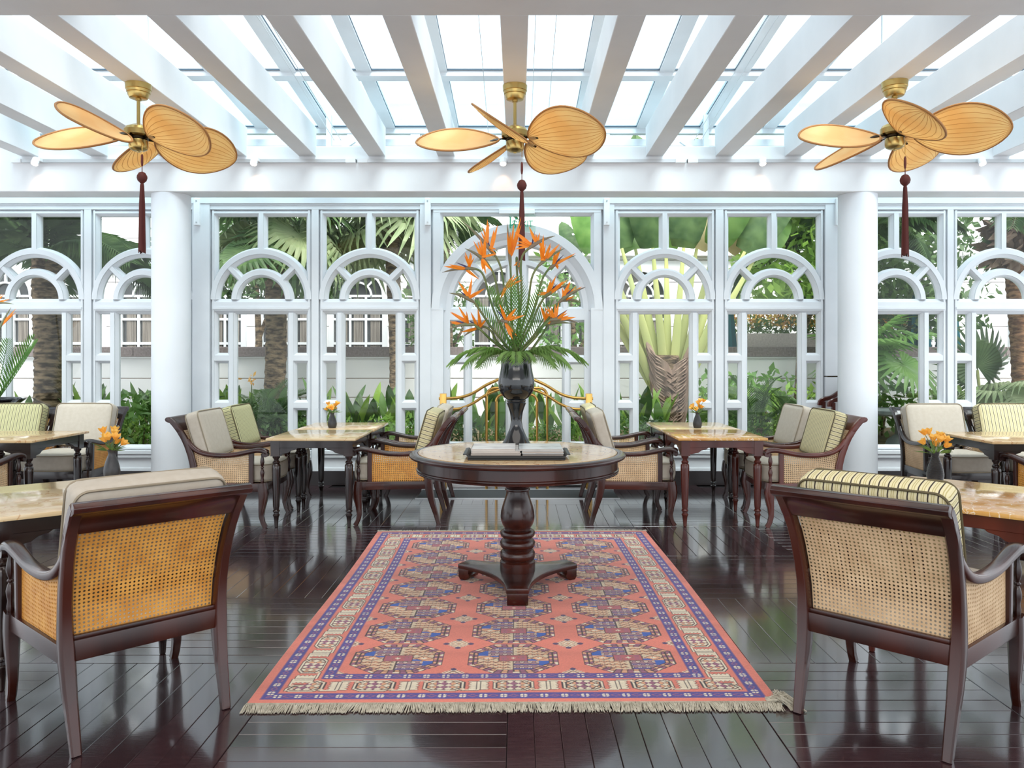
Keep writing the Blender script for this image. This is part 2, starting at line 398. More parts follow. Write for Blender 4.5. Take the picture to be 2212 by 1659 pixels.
# ------------------------------------------------------------------ window wall
def gx(px): return (px - PX) / 200.0
UN = [gx(p) for p in (79, 312, 567, 800, 1434.4, 1668.6, 1932, 2163)]
G = WY + .05                       # plane of the panes
def jamb(m, P0, P1, w, bev=.028, y0=None, dep=.05):   # straight glazing bar with sloped edges, in the x-z plane
    y0 = WY if y0 is None else y0
    a = Vector((P0[0], 0, P0[1])); b = Vector((P1[0], 0, P1[1])); t = (b - a).normalized(); s = Vector((t.z, 0, -t.x))
    prof = [(-w / 2 - bev, dep), (-w / 2 - .004, .016), (-w / 2, .014), (-w / 2, 0), (w / 2, 0), (w / 2, .014), (w / 2 + .004, .016), (w / 2 + bev, dep), (w / 2 + bev, dep + .03), (-w / 2 - bev, dep + .03)]
    n = len(prof); vs = []
    for P in (a, b):
        for u, v in prof: vs.append(P + s * u + Vector((0, y0 + v, 0)))
    m.add(vs, [tuple(range(n)), tuple(range(2 * n - 1, n - 1, -1))] + [(i, i + n, (i + 1) % n + n, (i + 1) % n) for i in range(n)])
def arc(m, cx, cz, r, w, a0=0., a1=PI, bev=.028, n=40, y0=None, dep=.05, bout=None):
    y0 = WY if y0 is None else y0; bo = bev if bout is None else bout
    prof = [(-w / 2 - bev, dep), (-w / 2 - .004, .016), (-w / 2, .014), (-w / 2, 0), (w / 2, 0), (w / 2, .014), (w / 2 + .004, .016), (w / 2 + bo, dep), (w / 2 + bo, dep + .03), (-w / 2 - bev, dep + .03)]
    k = len(prof); vs = []; fs = []
    for i in range(n + 1):
        th = a0 + (a1 - a0) * i / n
        for u, v in prof: vs.append((cx + (r + u) * math.cos(th), y0 + v, cz + (r + u) * math.sin(th)))
    for i in range(n):
        for j in range(k): fs.append((i * k + j, i * k + (j + 1) % k, (i + 1) * k + (j + 1) % k, (i + 1) * k + j))
    m.add(vs, fs)
def pane(poly, parent, y=G, name='pane'):
    m = MB(); m.prism(poly, lambda p: (p[0], y, p[1]), lambda p: (p[0], y + .006, p[1]))
    return m.build(name, GLASS, parent, smooth=0)
def sector(cx, cz, r0, r1, a0, a1, n=16):
    out = [(cx + r1 * math.cos(a0 + (a1 - a0) * i / n), cz + r1 * math.sin(a0 + (a1 - a0) * i / n)) for i in range(n + 1)]
    if r0 < 1e-3: return out
    return out + [(cx + r0 * math.cos(a1 - (a1 - a0) * i / n), cz + r0 * math.sin(a1 - (a1 - a0) * i / n)) for i in range(n + 1)]

ZT, ZA, ZL, ZS = 2.90, 1.992, 1.82, .42      # top of glass, lunette base, top of lower glass, sill
def window_unit(i, cx):
    o = struct('window_%d' % i)
    m = MB()
    hw = .4875
    # outer frame
    for sx in (-1, 1): jamb(m, (cx + sx * (hw + .0275), ZS - .02), (cx + sx * (hw + .0275), ZT + .05), .021)
    jamb(m, (cx - hw - .04, ZT + .0275), (cx + hw + .04, ZT + .0275), .021, y0=WY + .0008)
    # lunette
    arc(m, cx, ZA, .515, .052, bev=.034, bout=.024, y0=WY - .0025)
    arc(m, cx, ZA, .290, .05, bev=.024, y0=WY + .001)
    for s in (-1, 1):
        c, q = math.cos(PI / 4), math.sin(PI / 4)
        jamb(m, (cx + s * .30 * c, ZA + .30 * q), (cx + s * .50 * c, ZA + .50 * q), .042, bev=.022, y0=WY + .003)
    jamb(m, (cx, ZA + .53), (cx, ZT + .03), .05, y0=WY + .002)
    # transom rail with its ledge
    jamb(m, (cx - hw - .04, (ZA + ZL) / 2 + .012), (cx + hw + .04, (ZA + ZL) / 2 + .012), .09, bev=.038, y0=WY - .002)
    m.box(cx - hw - .03, cx + hw + .03, WY - .012, WY + .02, (ZA + ZL) / 2 - .018, (ZA + ZL) / 2 + .004)
    # lower mullions and small rails
    for s in (-1, 1):
        jamb(m, (cx + s * .3225, ZS - .02), (cx + s * .3225, ZL + .03), .045, y0=WY + .0015)
        for za, zb in ((1.306, 1.42), (.80, .91)):
            jamb(m, (cx + s * .312, (za + zb) / 2), (cx + s * (hw + .02), (za + zb) / 2), .058, y0=WY + .004)
    jamb(m, (cx - hw - .04, ZS - .03), (cx + hw + .04, ZS - .03), .02, y0=WY - .001)
    m.build('frame', WHITE, o)
    # panes
    b = .01
    al = math.acos(min(1, (hw + b) / .56))
    for s in (-1, 1):
        a0, a1 = al, PI / 2 - .04
        pts = [(cx + s * .56 * math.cos(a0 + (a1 - a0) * k / 12), ZA + .56 * math.sin(a0 + (a1 - a0) * k / 12)) for k in range(13)]
        pts += [(cx + s * .04, ZT + b), (cx + s * (hw + b), ZT + b)]
        pane(pts, o)
        pane([(cx + s * .365, 1.41), (cx + s * (hw + b), 1.41), (cx + s * (hw + b), ZL + b), (cx + s * .365, ZL + b)], o)
        pane([(cx + s * .365, .90), (cx + s * (hw + b), .90), (cx + s * (hw + b), 1.316), (cx + s * .365, 1.316)], o)
        pane([(cx + s * .365, ZS - b), (cx + s * (hw + b), ZS - b), (cx + s * (hw + b), .81), (cx + s * .365, .81)], o)
    pane(sector(cx, ZA - b, .33, .465, PI / 4 + .05, PI * 3 / 4 - .05), o)
    pane(sector(cx, ZA - b, .33, .465, 0, PI / 4 - .05), o)
    pane(sector(cx, ZA - b, .33, .465, PI * 3 / 4 + .05, PI), o)
    pane(sector(cx, ZA - b, 0, .25, 0, PI, 24), o)
    pane([(cx - .28, ZS - b), (cx + .28, ZS - b), (cx + .28, ZL + b), (cx - .28, ZL + b)], o)
    return o
for i, cx in enumerate(UN): window_unit(i + 1, cx)

# solid parts of the wall
wl = MB(); hw = .545
DX = gx(1117); DW = .925
edges = sorted([(c - hw, c + hw) for c in UN] + [(DX - DW, DX + DW)])
prev = -6.6
for a, b in edges + [(6.6, 6.7)]:
    if a - prev > .004:
        wl.box(prev, a, WY - (.006 if a - prev < .09 else .02), WY + .16, .15, 3.52)
    prev = b
wl.box(-6.6, 6.6, WY - .008, WY + .16, ZT + .058, 3.50)
for a, b in edges:
    if b - a < 1.5: wl.box(a, b, WY, WY + .16, .15, ZS - .045)
wl.build('wall_back', WHITE)['kind'] = 'structure'
n_t = 0
for i, (a, b) in enumerate(edges):
    if b - a > 1.5: continue
    n_t += 1
    t = MB(); t.box(a + .002, b - .002, WY - .045, WY + .05, ZS - .085, ZS - .045); t.box(a + .002, b - .002, WY - .03, WY + .03, ZS - .125, ZS - .086); t.box(a + .002, b - .002, WY - .014, WY + .01, .15, .185)
    tag(t.build('trim_%d' % n_t, WHITE, bevel=.004, bseg=1), kind='structure')
bb = MB().box(-6.6, DX - DW, WY - .02, WY + .1, 0, .15).box(DX + DW, 6.6, WY - .02, WY + .1, 0, .15).build('baseboard_back', BLACKB); tag(bb, kind='structure')
# cornice strip under the header and clerestory above it
n_t += 1; t = MB()
t.box(-6.6, 6.6, WY - .03, WY, 3.02, 3.10); t.box(-6.6, 6.6, WY - .016, WY, 3.0, 3.02)
tag(t.build('trim_%d' % n_t, WHITE), kind='structure')
n_t += 1; t = MB()
t.box(-6.6, 6.6, WY, WY + .08, 3.64, 3.715); t.box(-6.6, 6.6, WY, WY + .08, 3.775, 3.84)
for k in range(-9, 10):
    x = RX0 + k * RP + .28; t.box(x - .05, x + .05, WY + .005, WY + .075, 3.5, 3.78)
tag(t.build('trim_%d' % n_t, WHITE), kind='structure')
cl = struct('window_9')
for k in range(-9, 9):
    x = RX0 + k * RP + .28
    pane([(x + .045, 3.49), (x + RP - .045, 3.49), (x + RP - .045, 3.645), (x + .045, 3.645)], cl, WY + .04)
    pane([(x + .045, 3.71), (x + RP - .045, 3.71), (x + RP - .045, 3.78), (x + .045, 3.78)], cl, WY + .04)

# ------------------------------------------------------------------ the door in the middle bay
dr = struct('door_1'); m = MB()
gw = .7975
for s in (-1, 1): jamb(m, (DX + s * (gw + .066), 1.0), (DX + s * (gw + .066), ZT + .06), .075, bev=.03)
jamb(m, (DX - gw - .1, ZT + .05), (DX + gw + .1, ZT + .05), .05, bev=.03, y0=WY - .002)
for s in (-1, 1): m.box(DX + s * .862 - .068, DX + s * .862 + .068, WY - .0045, WY + .14, 0, 1.9)
CZ = 1.88
arc(m, DX, CZ, .8775, .085, bev=.075, n=64, dep=.11, bout=.02, y0=WY - .008)
m.build('frame', WHITE, dr)
m = MB(); Y1 = WY + .085; R0 = .70
arc(m, DX, CZ, .765, .09, bev=.02, y0=Y1, n=64)
arc(m, DX, CZ, .525, .04, bev=.02, y0=Y1 + .001, n=48)
for s in (-1, 1):
    c, q = math.cos(PI / 4), math.sin(PI / 4)
    jamb(m, (DX + s * .53 * c, CZ + .53 * q), (DX + s * .74 * c, CZ + .74 * q), .05, bev=.02, y0=Y1 + .003)
    m.box(min(DX + s * .73, DX + s * .82), max(DX + s * .73, DX + s * .82), Y1 - .001, Y1 + .06, 0, 1.9)
jamb(m, (DX, 0), (DX, CZ + .76), .20, bev=.025, y0=Y1 - .002)
m.box(DX - .004, DX + .004, Y1 - .005, Y1, .02, 2.55)
jamb(m, (DX - .76, 1.8375), (DX + .76, 1.8375), .12, bev=.025, y0=Y1 + .002)
jamb(m, (DX - .76, .25), (DX + .76, .25), .36, bev=.02, y0=Y1 + .0015)
for s in (-1, 1):
    jamb(m, (DX + s * .5375, .4), (DX + s * .5375, 1.78), .045, bev=.025, y0=Y1 + .003)
    for z in (1.345, .85): jamb(m, (DX + s * .55, z), (DX + s * .76, z), .05, bev=.025, y0=Y1 + .005)
m.build('door_leaf', WHITE, dr)
GY = Y1 + .05
def flip(poly, s): return [(DX + s * (x - DX), z) for x, z in poly]
for s in (-1, 1):
    al = math.acos((gw + .01) / .93)
    pts = [(DX + s * .93 * math.cos(al + (PI / 2 - al) * k / 12), CZ + .93 * math.sin(al + (PI / 2 - al) * k / 12)) for k in range(13)] + [(DX, ZT + .01), (DX + s * (gw + .01), ZT + .01)]
    pane(pts, dr)
    pane(flip(sector(DX, CZ, .54, .72, PI / 4 + .04, PI / 2 - .17), s), dr, GY)
    pane(flip(sector(DX, CZ, .54, .72, .03, PI / 4 - .04), s), dr, GY)
    pane(flip([(DX + .12, CZ + .02), (DX + .505, CZ + .02)] + [(DX + .505 * math.cos(q), CZ + .505 * math.sin(q)) for q in [i * .11 for i in range(1, 13)]], s), dr, GY)
    for z0, z1 in ((.44, .83), (.87, 1.325), (1.365, 1.78)):
        pane([(DX + s * .57, z0), (DX + s * .74, z0), (DX + s * .74, z1), (DX + s * .57, z1)], dr, GY)
    pane([(DX + s * .12, .43), (DX + s * .51, .43), (DX + s * .51, 1.78), (DX + s * .12, 1.78)], dr, GY)
m = MB().box(DX - .93, DX + .93, WY - .02, WY + .2, 0, .02); m.build('threshold', STEEL, dr)

# brass railing in front of the door
ry = 8.22
def ar(px, py): return at(px, py, ry)
rl = thing('brass_railing', 'polished brass railing with swooping top rails in front of the glazed door', 'railing', (0, ry, 0))
def rel(p): return (p[0], p[1] - ry, p[2])
for px in (957.5, 1272):
    x = ar(px, 0).x; z = ar(0, 850).z
    MB().box(x - .034, x + .034, -.034, .034, 0, z).build('post', BRASSY, rl, bevel=.004)
def railpts(l): return bez([rel(ar(x, y)) for x, y in l], 8)
half = [(948, 861), (990, 859), (1020, 850), (1050, 832), (1080, 819), (1100, 816)]
top = half + [(1114.5, 815)] + [(2229 - x, y) for x, y in reversed(half)]
MB().tube(railpts(top), .016, 10).build('top_rail', BRASSY, rl)
half = [(948, 884), (990, 883), (1020, 872), (1050, 853), (1080, 841), (1100, 839)]
low = half + [(1114.5, 838.5)] + [(2229 - x, y) for x, y in reversed(half)]
MB().tube(railpts(low), .015, 10).build('lower_rail', BRASSY, rl)
for xa, xb, yt, rr in ((1051, 1182, 838, 18), (1072, 1160, 852, 15)):
    a, b = ar(xa, 0).x, ar(xb, 0).x; z = ar(0, yt).z; r = rr * ry / F
    pts = [(a, 0, 0), (a, 0, z - r)] + [(a + r - r * math.cos(t), 0, z - r + r * math.sin(t)) for t in (.4, .8, 1.2, PI / 2)]
    pts += [(b - r + r * math.cos(t), 0, z - r + r * math.sin(t)) for t in (PI / 2, 1.2, .8, .4)] + [(b, 0, z - r), (b, 0, 0)]
    MB().tube(pts, .015, 10).build('hoop', BRASSY, rl)
# door mat with a pale metal edge
dm = MB().box(-.98, .98, 7.62, 8.12, 0, .006).build('door_mat', MATG); tag(dm, 'dark grey door mat with a pale metal edge before the glazed door', 'door mat')
MB().box(-.99, .99, 7.60, 7.625, 0, .008).box(-.99, .99, 8.115, 8.14, 0, .008).build('metal_edge', STEEL, dm)

# white brackets on the posts
brk = ['white bracket high on the post right of the left column', 'white bracket high on the post left of the glazed door',
       'white bracket high on the post right of the glazed door', 'white bracket high on the post left of the right column']
for lab, px in zip(brk, (433, 926, 1308.5, 1804)):
    b = thing('wall_bracket', lab, 'bracket', (gx(px), WY - .03, 2.78), 0, 'white brackets above the windows')
    MB().box(-.031, .031, -.03, .03, 0, .29).build('body', PLASTIC, b, bevel=.004, bseg=1)
    for z in (.03, .26): MB().lathe([(.008, 0), (.008, .006)], 10).build('screw', STEEL, b, (0, -.03, z), (PI / 2, 0, 0))

# track with spotlights along the beam
tz = at(0, 349, BF).z
for lab, xa, xb in (('grey lighting track along the left part of the white beam', 28, 770), ('grey lighting track along the middle of the white beam', 774, 1480), ('grey lighting track along the right part of the white beam', 1484, 2300)):
    t = thing('lighting_track', lab, 'light track', ((xa - PX) * BF / F, BF - .02, tz), 0, 'lighting tracks on the beam')
    L_ = (xb - xa) * BF / F
    MB().box(0, L_, -.015, .02, -.016, .016).build('rail', STEEL, t)
    MB().box(.0, .10, -.02, .02, -.018, .018).box(L_ - .1, L_, -.02, .02, -.018, .018).build('end_connector', PLASTIC, t)
spl = ['small white spotlight on the track above the far left windows', 'small white spotlight on the track right of the left fan', 'small white spotlight on the track under the middle fan',
       'small white spotlight on the track between middle and right fans', 'small white spotlight on the track at the far right']
for lab, px in zip(spl, (88, 555, 1087, 1641, 2110)):
    x = (px - PX) * BF / F
    sp = thing('spotlight', lab, 'spotlight', (x, BF - .06, tz), 0, 'spotlights on the track')
    MB().box(-.012, .04, -.02, .04, -.012, .02).build('adapter', PLASTIC, sp)
    MB().lathe([(.018, .03), (.032, .02), (.036, -.04), (.032, -.042)], 16).build('lamp_head', PLASTIC, sp, (0, -.02, -.01), (math.radians(-28), 0, 0))
    MB().lathe([(.030, -.0425), (.030, -.044)], 16).build('lamp_face', LAMPON, sp, (0, -.02, -.01), (math.radians(-28), 0, 0))
    d = bpy.data.lights.new('spot_beam', 'SPOT'); d.energy = 3.0; d.color = (1, .55, .30); d.spot_size = math.radians(75); d.spot_blend = .8; d.shadow_soft_size = .03
    lo = bpy.data.objects.new('spot_beam', d); COL.objects.link(lo); lo.location = (x, BF - .10, tz - .06); lo.rotation_euler = (math.radians(22), 0, 0)

# hanging exit sign over the door
es = thing('exit_sign', 'green exit sign on clear acrylic hanging above the glazed door', 'sign', at(1116.5, 457, 8.412))
MB().box(-.19, .19, -.03, .03, -.027, .022).build('mounting_bar', PLASTIC, es, bevel=.004, bseg=1)
MB().box(-.085, .2, -.004, .004, -.215, -.027).build('acrylic_plate', SIGNP, es)
def mark(poly, x, z, s, name, n_=1):
    m = MB(); m.prism([(x + p[0] * s, z + p[1] * s) for p in poly], lambda p: (p[0], -.0045, p[1]), lambda p: (p[0], -.0065, p[1])); return m
pic = MB()
for poly in ([(0, 0), (.1, 0), (.1, 1), (0, 1)],):
    pic.prism([(-.076 + p[0] * .125, -.18 + p[1] * .125) for p in poly], lambda p: (p[0], -.0045, p[1]), lambda p: (p[0], -.0065, p[1]))
def stroke(pts, wd):
    for a, b in zip(pts, pts[1:]): pic.bar((a[0], -.0055, a[1]), (b[0], -.0055, b[1]), wd, .002, (0, 1, 0)) if False else pic.sweep([(a[0], -.0055, a[1]), (b[0], -.0055, b[1])], [(.002, wd)] * 2, n=4, ref=(0, 1, 0))
stroke([(-.02, -.095), (-.03, -.13), (-.012, -.155), (-.022, -.18)], .013)       # trunk and leg of the running figure
stroke([(-.03, -.13), (-.05, -.145), (-.062, -.15)], .011)
stroke([(-.045, -.118), (-.035, -.098), (-.012, -.10), (.002, -.118)], .009)
pic.lathe([(.010, -.0045), (.010, -.0065)], 14, (0, 0, 0)) if False else pic.prism([(-.008 + .011 * math.cos(q * PI / 6), -.078 + .011 * math.sin(q * PI / 6)) for q in range(12)], lambda p: (p[0], -.0045, p[1]), lambda p: (p[0], -.0065, p[1]))
pic.build('pictogram', GREENS, es, smooth=0)
cu = bpy.data.curves.new('lettering', 'FONT'); cu.body = 'EXIT'; cu.size = .10; cu.extrude = .001; cu.materials.append(GREENS)
t0_ = bpy.data.objects.new('lettering_curve', cu); me_ = bpy.data.meshes.new_from_object(t0_); bpy.data.objects.remove(t0_)
tx = obj('lettering', me_, es); tx.location = (.012, -.0055, -.165); tx.rotation_euler = (PI / 2, 0, 0); tx.scale = (.78, 1, 1)
# ------------------------------------------------------------------ armchairs
def interp(tab, z):
    for (z0, a), (z1, b) in zip(tab, tab[1:]):
        if z <= z1: return a + (b - a) * max(0, (z - z0)) / (z1 - z0)
    return tab[-1][1]
POST = [(0, -.352), (.08, -.330), (.15, -.308), (.22, -.288), (.30, -.272), (.40, -.264), (.48, -.270), (.55, -.284), (.63, -.309), (.70, -.338), (.76, -.371), (.81, -.405), (.85, -.440), (.872, -.462)]
PX_ = [(0, .262), (.30, .270), (.55, .278), (.872, .288)]
def cane(fn, U, V, pitch=.0155, hole=.28, th=.0026, nrm=(0, 1, 0)):
    """woven sheet with real octagonal holes; fn(u, v) in 0..1 gives the point"""
    nu, nv = max(2, round(U / pitch)), max(2, round(V / pitch)); vs = []; fs = []; idx = {}
    N = Vector(nrm)
    def V_(a, b, layer):
        k = (round(a * 8), round(b * 8), layer) if isinstance(a, int) or True else None
        if k not in idx:
            idx[k] = len(vs); p = Vector(fn(a / nu, b / nv)) + N * (th * (layer - .5)); vs.append(p)
        return idx[k]
    ring = [(0, 0), (.5, 0), (1, 0), (1, .5), (1, 1), (.5, 1), (0, 1), (0, .5)]
    for i in range(nu):
        for j in range(nv):
            L = []
            for layer in (0, 1):
                o = [V_(i + a, j + b, layer) for a, b in ring]; q = []
                for a, b in ring:
                    dx, dy = a - .5, b - .5; l = math.hypot(dx, dy); q.append(len(vs))
                    vs.append(Vector(fn((i + .5 + dx / l * hole) / nu, (j + .5 + dy / l * hole) / nv)) + N * (th * (layer - .5)))
                L.append((o, q))
            for layer in (0, 1):
                o, q = L[layer]
                for k in range(8):
                    a = (o[k], o[(k + 1) % 8], q[(k + 1) % 8], q[k]); fs.append(a if layer else a[::-1])
            q0, q1 = L[0][1], L[1][1]
            for k in range(8): fs.append((q0[k], q0[(k + 1) % 8], q1[(k + 1) % 8], q1[k]))
    me = bpy.data.meshes.new('cane_panel'); me.from_pydata([tuple(v) for v in vs], [], fs); return me

def rbox(w, d, h, r=.03, bow=0., crown=0., n=14):
    """cushion: rounded box with crowned faces; bow pushes the +y side out"""
    bm = bmesh.new(); bmesh.ops.create_cube(bm, size=2)
    bmesh.ops.subdivide_edges(bm, edges=bm.edges[:], cuts=n - 1, use_grid_fill=True)
    H = Vector((w / 2, d / 2, h / 2))
    for v in bm.verts:
        u = v.co.copy()
        e = Vector([math.copysign(abs(c) ** .8, c) for c in u])
        p = Vector((e.x * H.x, e.y * H.y, e.z * H.z)); q = Vector([max(-H[i] + r, min(H[i] - r, p[i])) for i in range(3)])
        dv = p - q
        if dv.length > 1e-6: p = q + dv.normalized() * min(r, max(dv.length, 0) if max(abs(dv.x), abs(dv.y), abs(dv.z)) < r * .999 else r)
        cx, cy, cz = (1 - u.x ** 2), (1 - u.y ** 2), (1 - u.z ** 2)
        if abs(u.z) > .99: p.z += math.copysign(crown * cx * cy, u.z)
        if abs(u.y) > .99 and crown: p.y += math.copysign(crown * .6 * cx * cz, u.y)
        p.y += bow * (max(0, u.y)) * cx
        v.co = p
    me = bpy.data.meshes.new('cushion'); bm.to_mesh(me); bm.free()
    me.polygons.foreach_set('use_smooth', [True] * len(me.polygons)); return me
def loop_xy(w, d, z, r, bow=0, n=6):
    pts = []
    for cx, cy, a in ((w / 2 - r, d / 2 - r, 0), (-w / 2 + r, d / 2 - r, PI / 2), (-w / 2 + r, -d / 2 + r, PI), (w / 2 - r, -d / 2 + r, 3 * PI / 2)):
        for k in range(n + 1):
            t = a + PI / 2 * k / n; pts.append([cx + r * math.cos(t), cy + r * math.sin(t), z])
    full = []
    for i in range(len(pts)):
        a, b = pts[i], pts[(i + 1) % len(pts)]; L = math.dist(a, b); m = max(1, int(L / .05))
        for k in range(m): full.append([a[j] + (b[j] - a[j]) * k / m for j in range(3)])
    for p in full: p[1] += bow * max(0, p[1] / (d / 2)) * max(0, 1 - (p[0] / (w / 2)) ** 2)
    full.append(list(full[0])); return full

CH = {}
def chair_meshes():
    def post(s):
        m = MB(); zz = [0, .08, .15, .22, .30, .36, .42, .50, .58, .66, .72, .78, .82, .85, .868]
        sz = [(.034, .034), (.038, .040), (.042, .047), (.047, .056), (.051, .064), (.050, .064), (.046, .060), (.043, .056), (.042, .053), (.041, .050), (.041, .048), (.042, .046), (.042, .046), (.042, .044), (.040, .040)]
        m.sweep([(s * interp(PX_, z), interp(POST, z), z) for z in zz], sz, n=8, power=4.5); return m
    for s, k in ((-1, 'l'), (1, 'r')):
        CH['post' + k] = post(s).mesh('rear_leg', WOOD, smooth=40)
        m = MB(); x = s * .318
        m.sweep([(x, .296, .358), (x, .300, .32), (x, .305, .27), (x, .302, .22), (x, .292, .15), (x, .288, .09), (x, .300, .04), (x, .322, 0)],
                [(.054, .066), (.056, .074), (.055, .078), (.051, .068), (.043, .050), (.037, .040), (.034, .036), (.033, .038)], n=8, power=4.5)
        CH['front' + k] = m.mesh('front_leg', WOOD, smooth=40)
        pts = bez([(s * .280, -.325, .70), (s * .284, -.285, .648), (s * .290, -.215, .602), (s * .298, -.10, .579), (s * .307, .05, .582), (s * .314, .17, .604), (s * .320, .25, .620), (s * .324, .305, .618), (s * .326, .338, .600)], 3)
        n = len(pts); sz = []
        for i in range(n):
            t = i / (n - 1); sz.append((.036 + .022 * min(1, t * 1.4), .040 + (.012 * max(0, (t - .75) / .25) if t < .97 else 0)))
        m = MB(); m.sweep(pts, sz, n=10, power=3.2)
        # rolled end
        m.sweep([(s * .298, .326, .590), (s * .352, .326, .590)], [(.045, .045)] * 2, n=12, power=2, ref=(0, 1, 0))
        CH['arm' + k] = m.mesh('arm', WOOD, smooth=50)
        m = MB(); m.sweep([(s * .307, .205, .34), (s * .311, .205, .60)], [(.036, .038)] * 2, n=8, power=6); CH['support' + k] = m.mesh('arm_support', WOOD)
        m = MB(); m.lathe([(.010, 0), (.013, .012), (.014, .03), (.011, .05), (.015, .072), (.017, .09), (.012, .112), (.007, .122), (.013, .127), (.013, .132), (.007, .137), (.012, .150), (.017, .175), (.014, .20), (.009, .222), (.013, .242)], 14, (s * .323, .296, .352))
        CH['baluster' + k] = m.mesh('baluster', WOOD, smooth=60)
        def side(u, v, s=s):
            y = -.268 + u * .468; x = s * (.272 + .036 * u)
            armz = interp([(-.335, .70), (-.285, .64), (-.215, .597), (-.10, .572), (.05, .575), (.21, .60)], y)
            return (x, y - .03 * v * (1 - u), .352 + (armz - .352) * v)
        CH['cane' + k] = cane(side, .468, .225, nrm=(1, 0, 0))
        m = MB(); m.sweep([(s * .270, -.262, .322), (s * .317, .30, .322)], [(.036, .066)] * 2, n=4, ref=(1, 0, 0)); CH['side_rail' + k] = m.mesh('side_rail', WOOD, bevel=.005)
    def back(u, v):
        z = .385 + v * .405; hw = interp(PX_, z) - .026
        return (-hw + 2 * hw * u, interp(POST, z) + .012, z)
    CH['cane_back'] = cane(back, .51, .44)
    m = MB(); poly = [(-.366, .775), (-.395, .764), (-.418, .795), (-.449, .836), (-.470, .842), (-.490, .852), (-.496, .868), (-.487, .882), (-.468, .886), (-.448, .878), (-.415, .850), (-.388, .812)]
    m.prism(poly, lambda p: (-.306, p[0], p[1]), lambda p: (.306, p[0], p[1])); CH['top_rail'] = m.mesh('top_rail', WOOD, bevel=.003, smooth=50)
    m = MB(); m.box(-.252, .252, -.289, -.254, .300, .374); m.box(-.252, .252, -.281, -.262, .374, .389); CH['rear_rail'] = m.mesh('rear_rail', WOOD, bevel=.004)
    m = MB(); m.sweep([(-.30, .298, .322), (-.15, .306, .322), (0, .310, .322), (.15, .306, .322), (.30, .298, .322)], [(.066, .036)] * 5, n=4, ref=(0, 0, 1)); CH['front_rail'] = m.mesh('front_rail', WOOD, bevel=.004)
    m = MB(); m.box(-.262, .262, -.25, .29, .335, .352); CH['seat_board'] = m.mesh('seat_board', WOOD)
    CH['seat'] = rbox(.555, .56, .150, .035, .055, .012)
    m = MB()
    for z in (-.066, .066): m.tube(loop_xy(.552, .557, z, .05, .055), .0045, 6, cap=False)
    CH['seat_pipe'] = m.mesh('piping', PIPE, smooth=60)
    CH['backc'] = rbox(.54, .12, .395, .034, 0, .012)
    m = MB()
    for y in (-.052, .052):
        lp = [(p[0], y * 1.0, p[1]) for p in loop_xy(.536, .391, 0, .05)]; m.tube(lp, .0045, 6, cap=False)
    CH['back_pipe'] = m.mesh('piping', PIPE, smooth=60)
chair_meshes()
for me in list(CH.values()):
    if not me.materials: me.materials.append(None)
def slot(o, m):
    o.material_slots[0].link = 'OBJECT'; o.material_slots[0].material = m; return o
def armchair(label, loc, rz, cane_m, cloth, group, seat_m=None, pipe=None, wood=None, tall=1.0):
    t = thing('armchair', label, 'chair', loc, rz, group)
    pc = pipe or (PIPED if cloth in (STRIPE, STRIPEG) else PIPE)
    for k in 'lr':
        for key, nm in (('post', 'rear_leg'), ('front', 'front_leg'), ('arm', 'arm'), ('support', 'arm_support'), ('baluster', 'baluster'), ('side_rail', 'side_rail')):
            o = obj(nm, CH[key + k], t)
            if wood: slot(o, wood)
        slot(obj('cane_side', CH['cane' + k], t), cane_m)
    for key in ('top_rail', 'rear_rail', 'front_rail', 'seat_board'):
        o = obj(key, CH[key], t)
        if wood: slot(o, wood)
    slot(obj('cane_back', CH['cane_back'], t), cane_m)
    s = slot(obj('seat_cushion', CH['seat'], t, (0, .035, .430)), seat_m or CREAM); obj('piping', CH['seat_pipe'], s)
    b = slot(obj('back_cushion', CH['backc'], t, (0, -.249, .727), (math.radians(16.5), 0, 0), (1, 1, tall)), cloth); slot(obj('piping', CH['back_pipe'], b), pc)
    return t
GR = 'cane armchairs in the tea lounge'
R = math.radians
armchair('large foreground armchair at the left, seen from behind, honey cane back and plain cream cushion', (-1.568, 3.127, 0), R(44.2), CANE_O, CREAM, GR)
armchair('large foreground armchair at the right, seen from behind, pale cane back and striped cushion', (1.511, 3.087, 0), R(-44.8), CANE_T, STRIPE, GR)
armchair('pale cane armchair with plain cushion nearest the left column, left of the marble table', (-2.345, 6.64, 0), R(-90), CANE_T, CREAM, GR)
armchair('armchair with green striped cushion behind the plain one, left of the left marble tables', (-2.36, 7.42, 0), R(-90), CANE_T, STRIPEG, GR, tall=.97)
armchair('honey cane armchair with striped cushion between left marble table and round table', (-1.00, 6.73, 0), R(90), CANE_O, STRIPE, GR)
armchair('armchair half hidden behind the striped one, right of the left marble tables', (-.98, 7.44, 0), R(90), CANE_T, CREAM, GR, tall=.97)
armchair('pale cane armchair with plain cushion between round table and right marble table', (.955, 6.72, 0), R(-90), CANE_T, CREAM, GR)
armchair('armchair with striped cushion half hidden behind the plain one, left of the right marble tables', (.965, 7.44, 0), R(-90), CANE_T, STRIPE, GR)
armchair('pale cane armchair with striped cushion in front of the right column', (2.325, 6.64, 0), R(90), CANE_T, STRIPE, GR, wood=WOODR)
armchair('armchair with plain cushion behind the striped one, right of the right marble tables', (2.345, 7.40, 0), R(90), CANE_T, CREAM, GR, tall=.97)
armchair('honey cane armchair with plain cushion facing the room left of the left column', (-4.15, 7.30, 0), R(180), CANE_O, CREAM, GR, wood=DARKW)
armchair('armchair with green striped cushion under the far left window', (-4.80, 7.27, 0), R(180), CANE_O, STRIPEG, GR, wood=DARKW)
armchair('pale cane armchair at the left edge, only its arm beside the table leg in view', (-4.13, 5.71, 0), R(0), CANE_T, CREAM, GR)
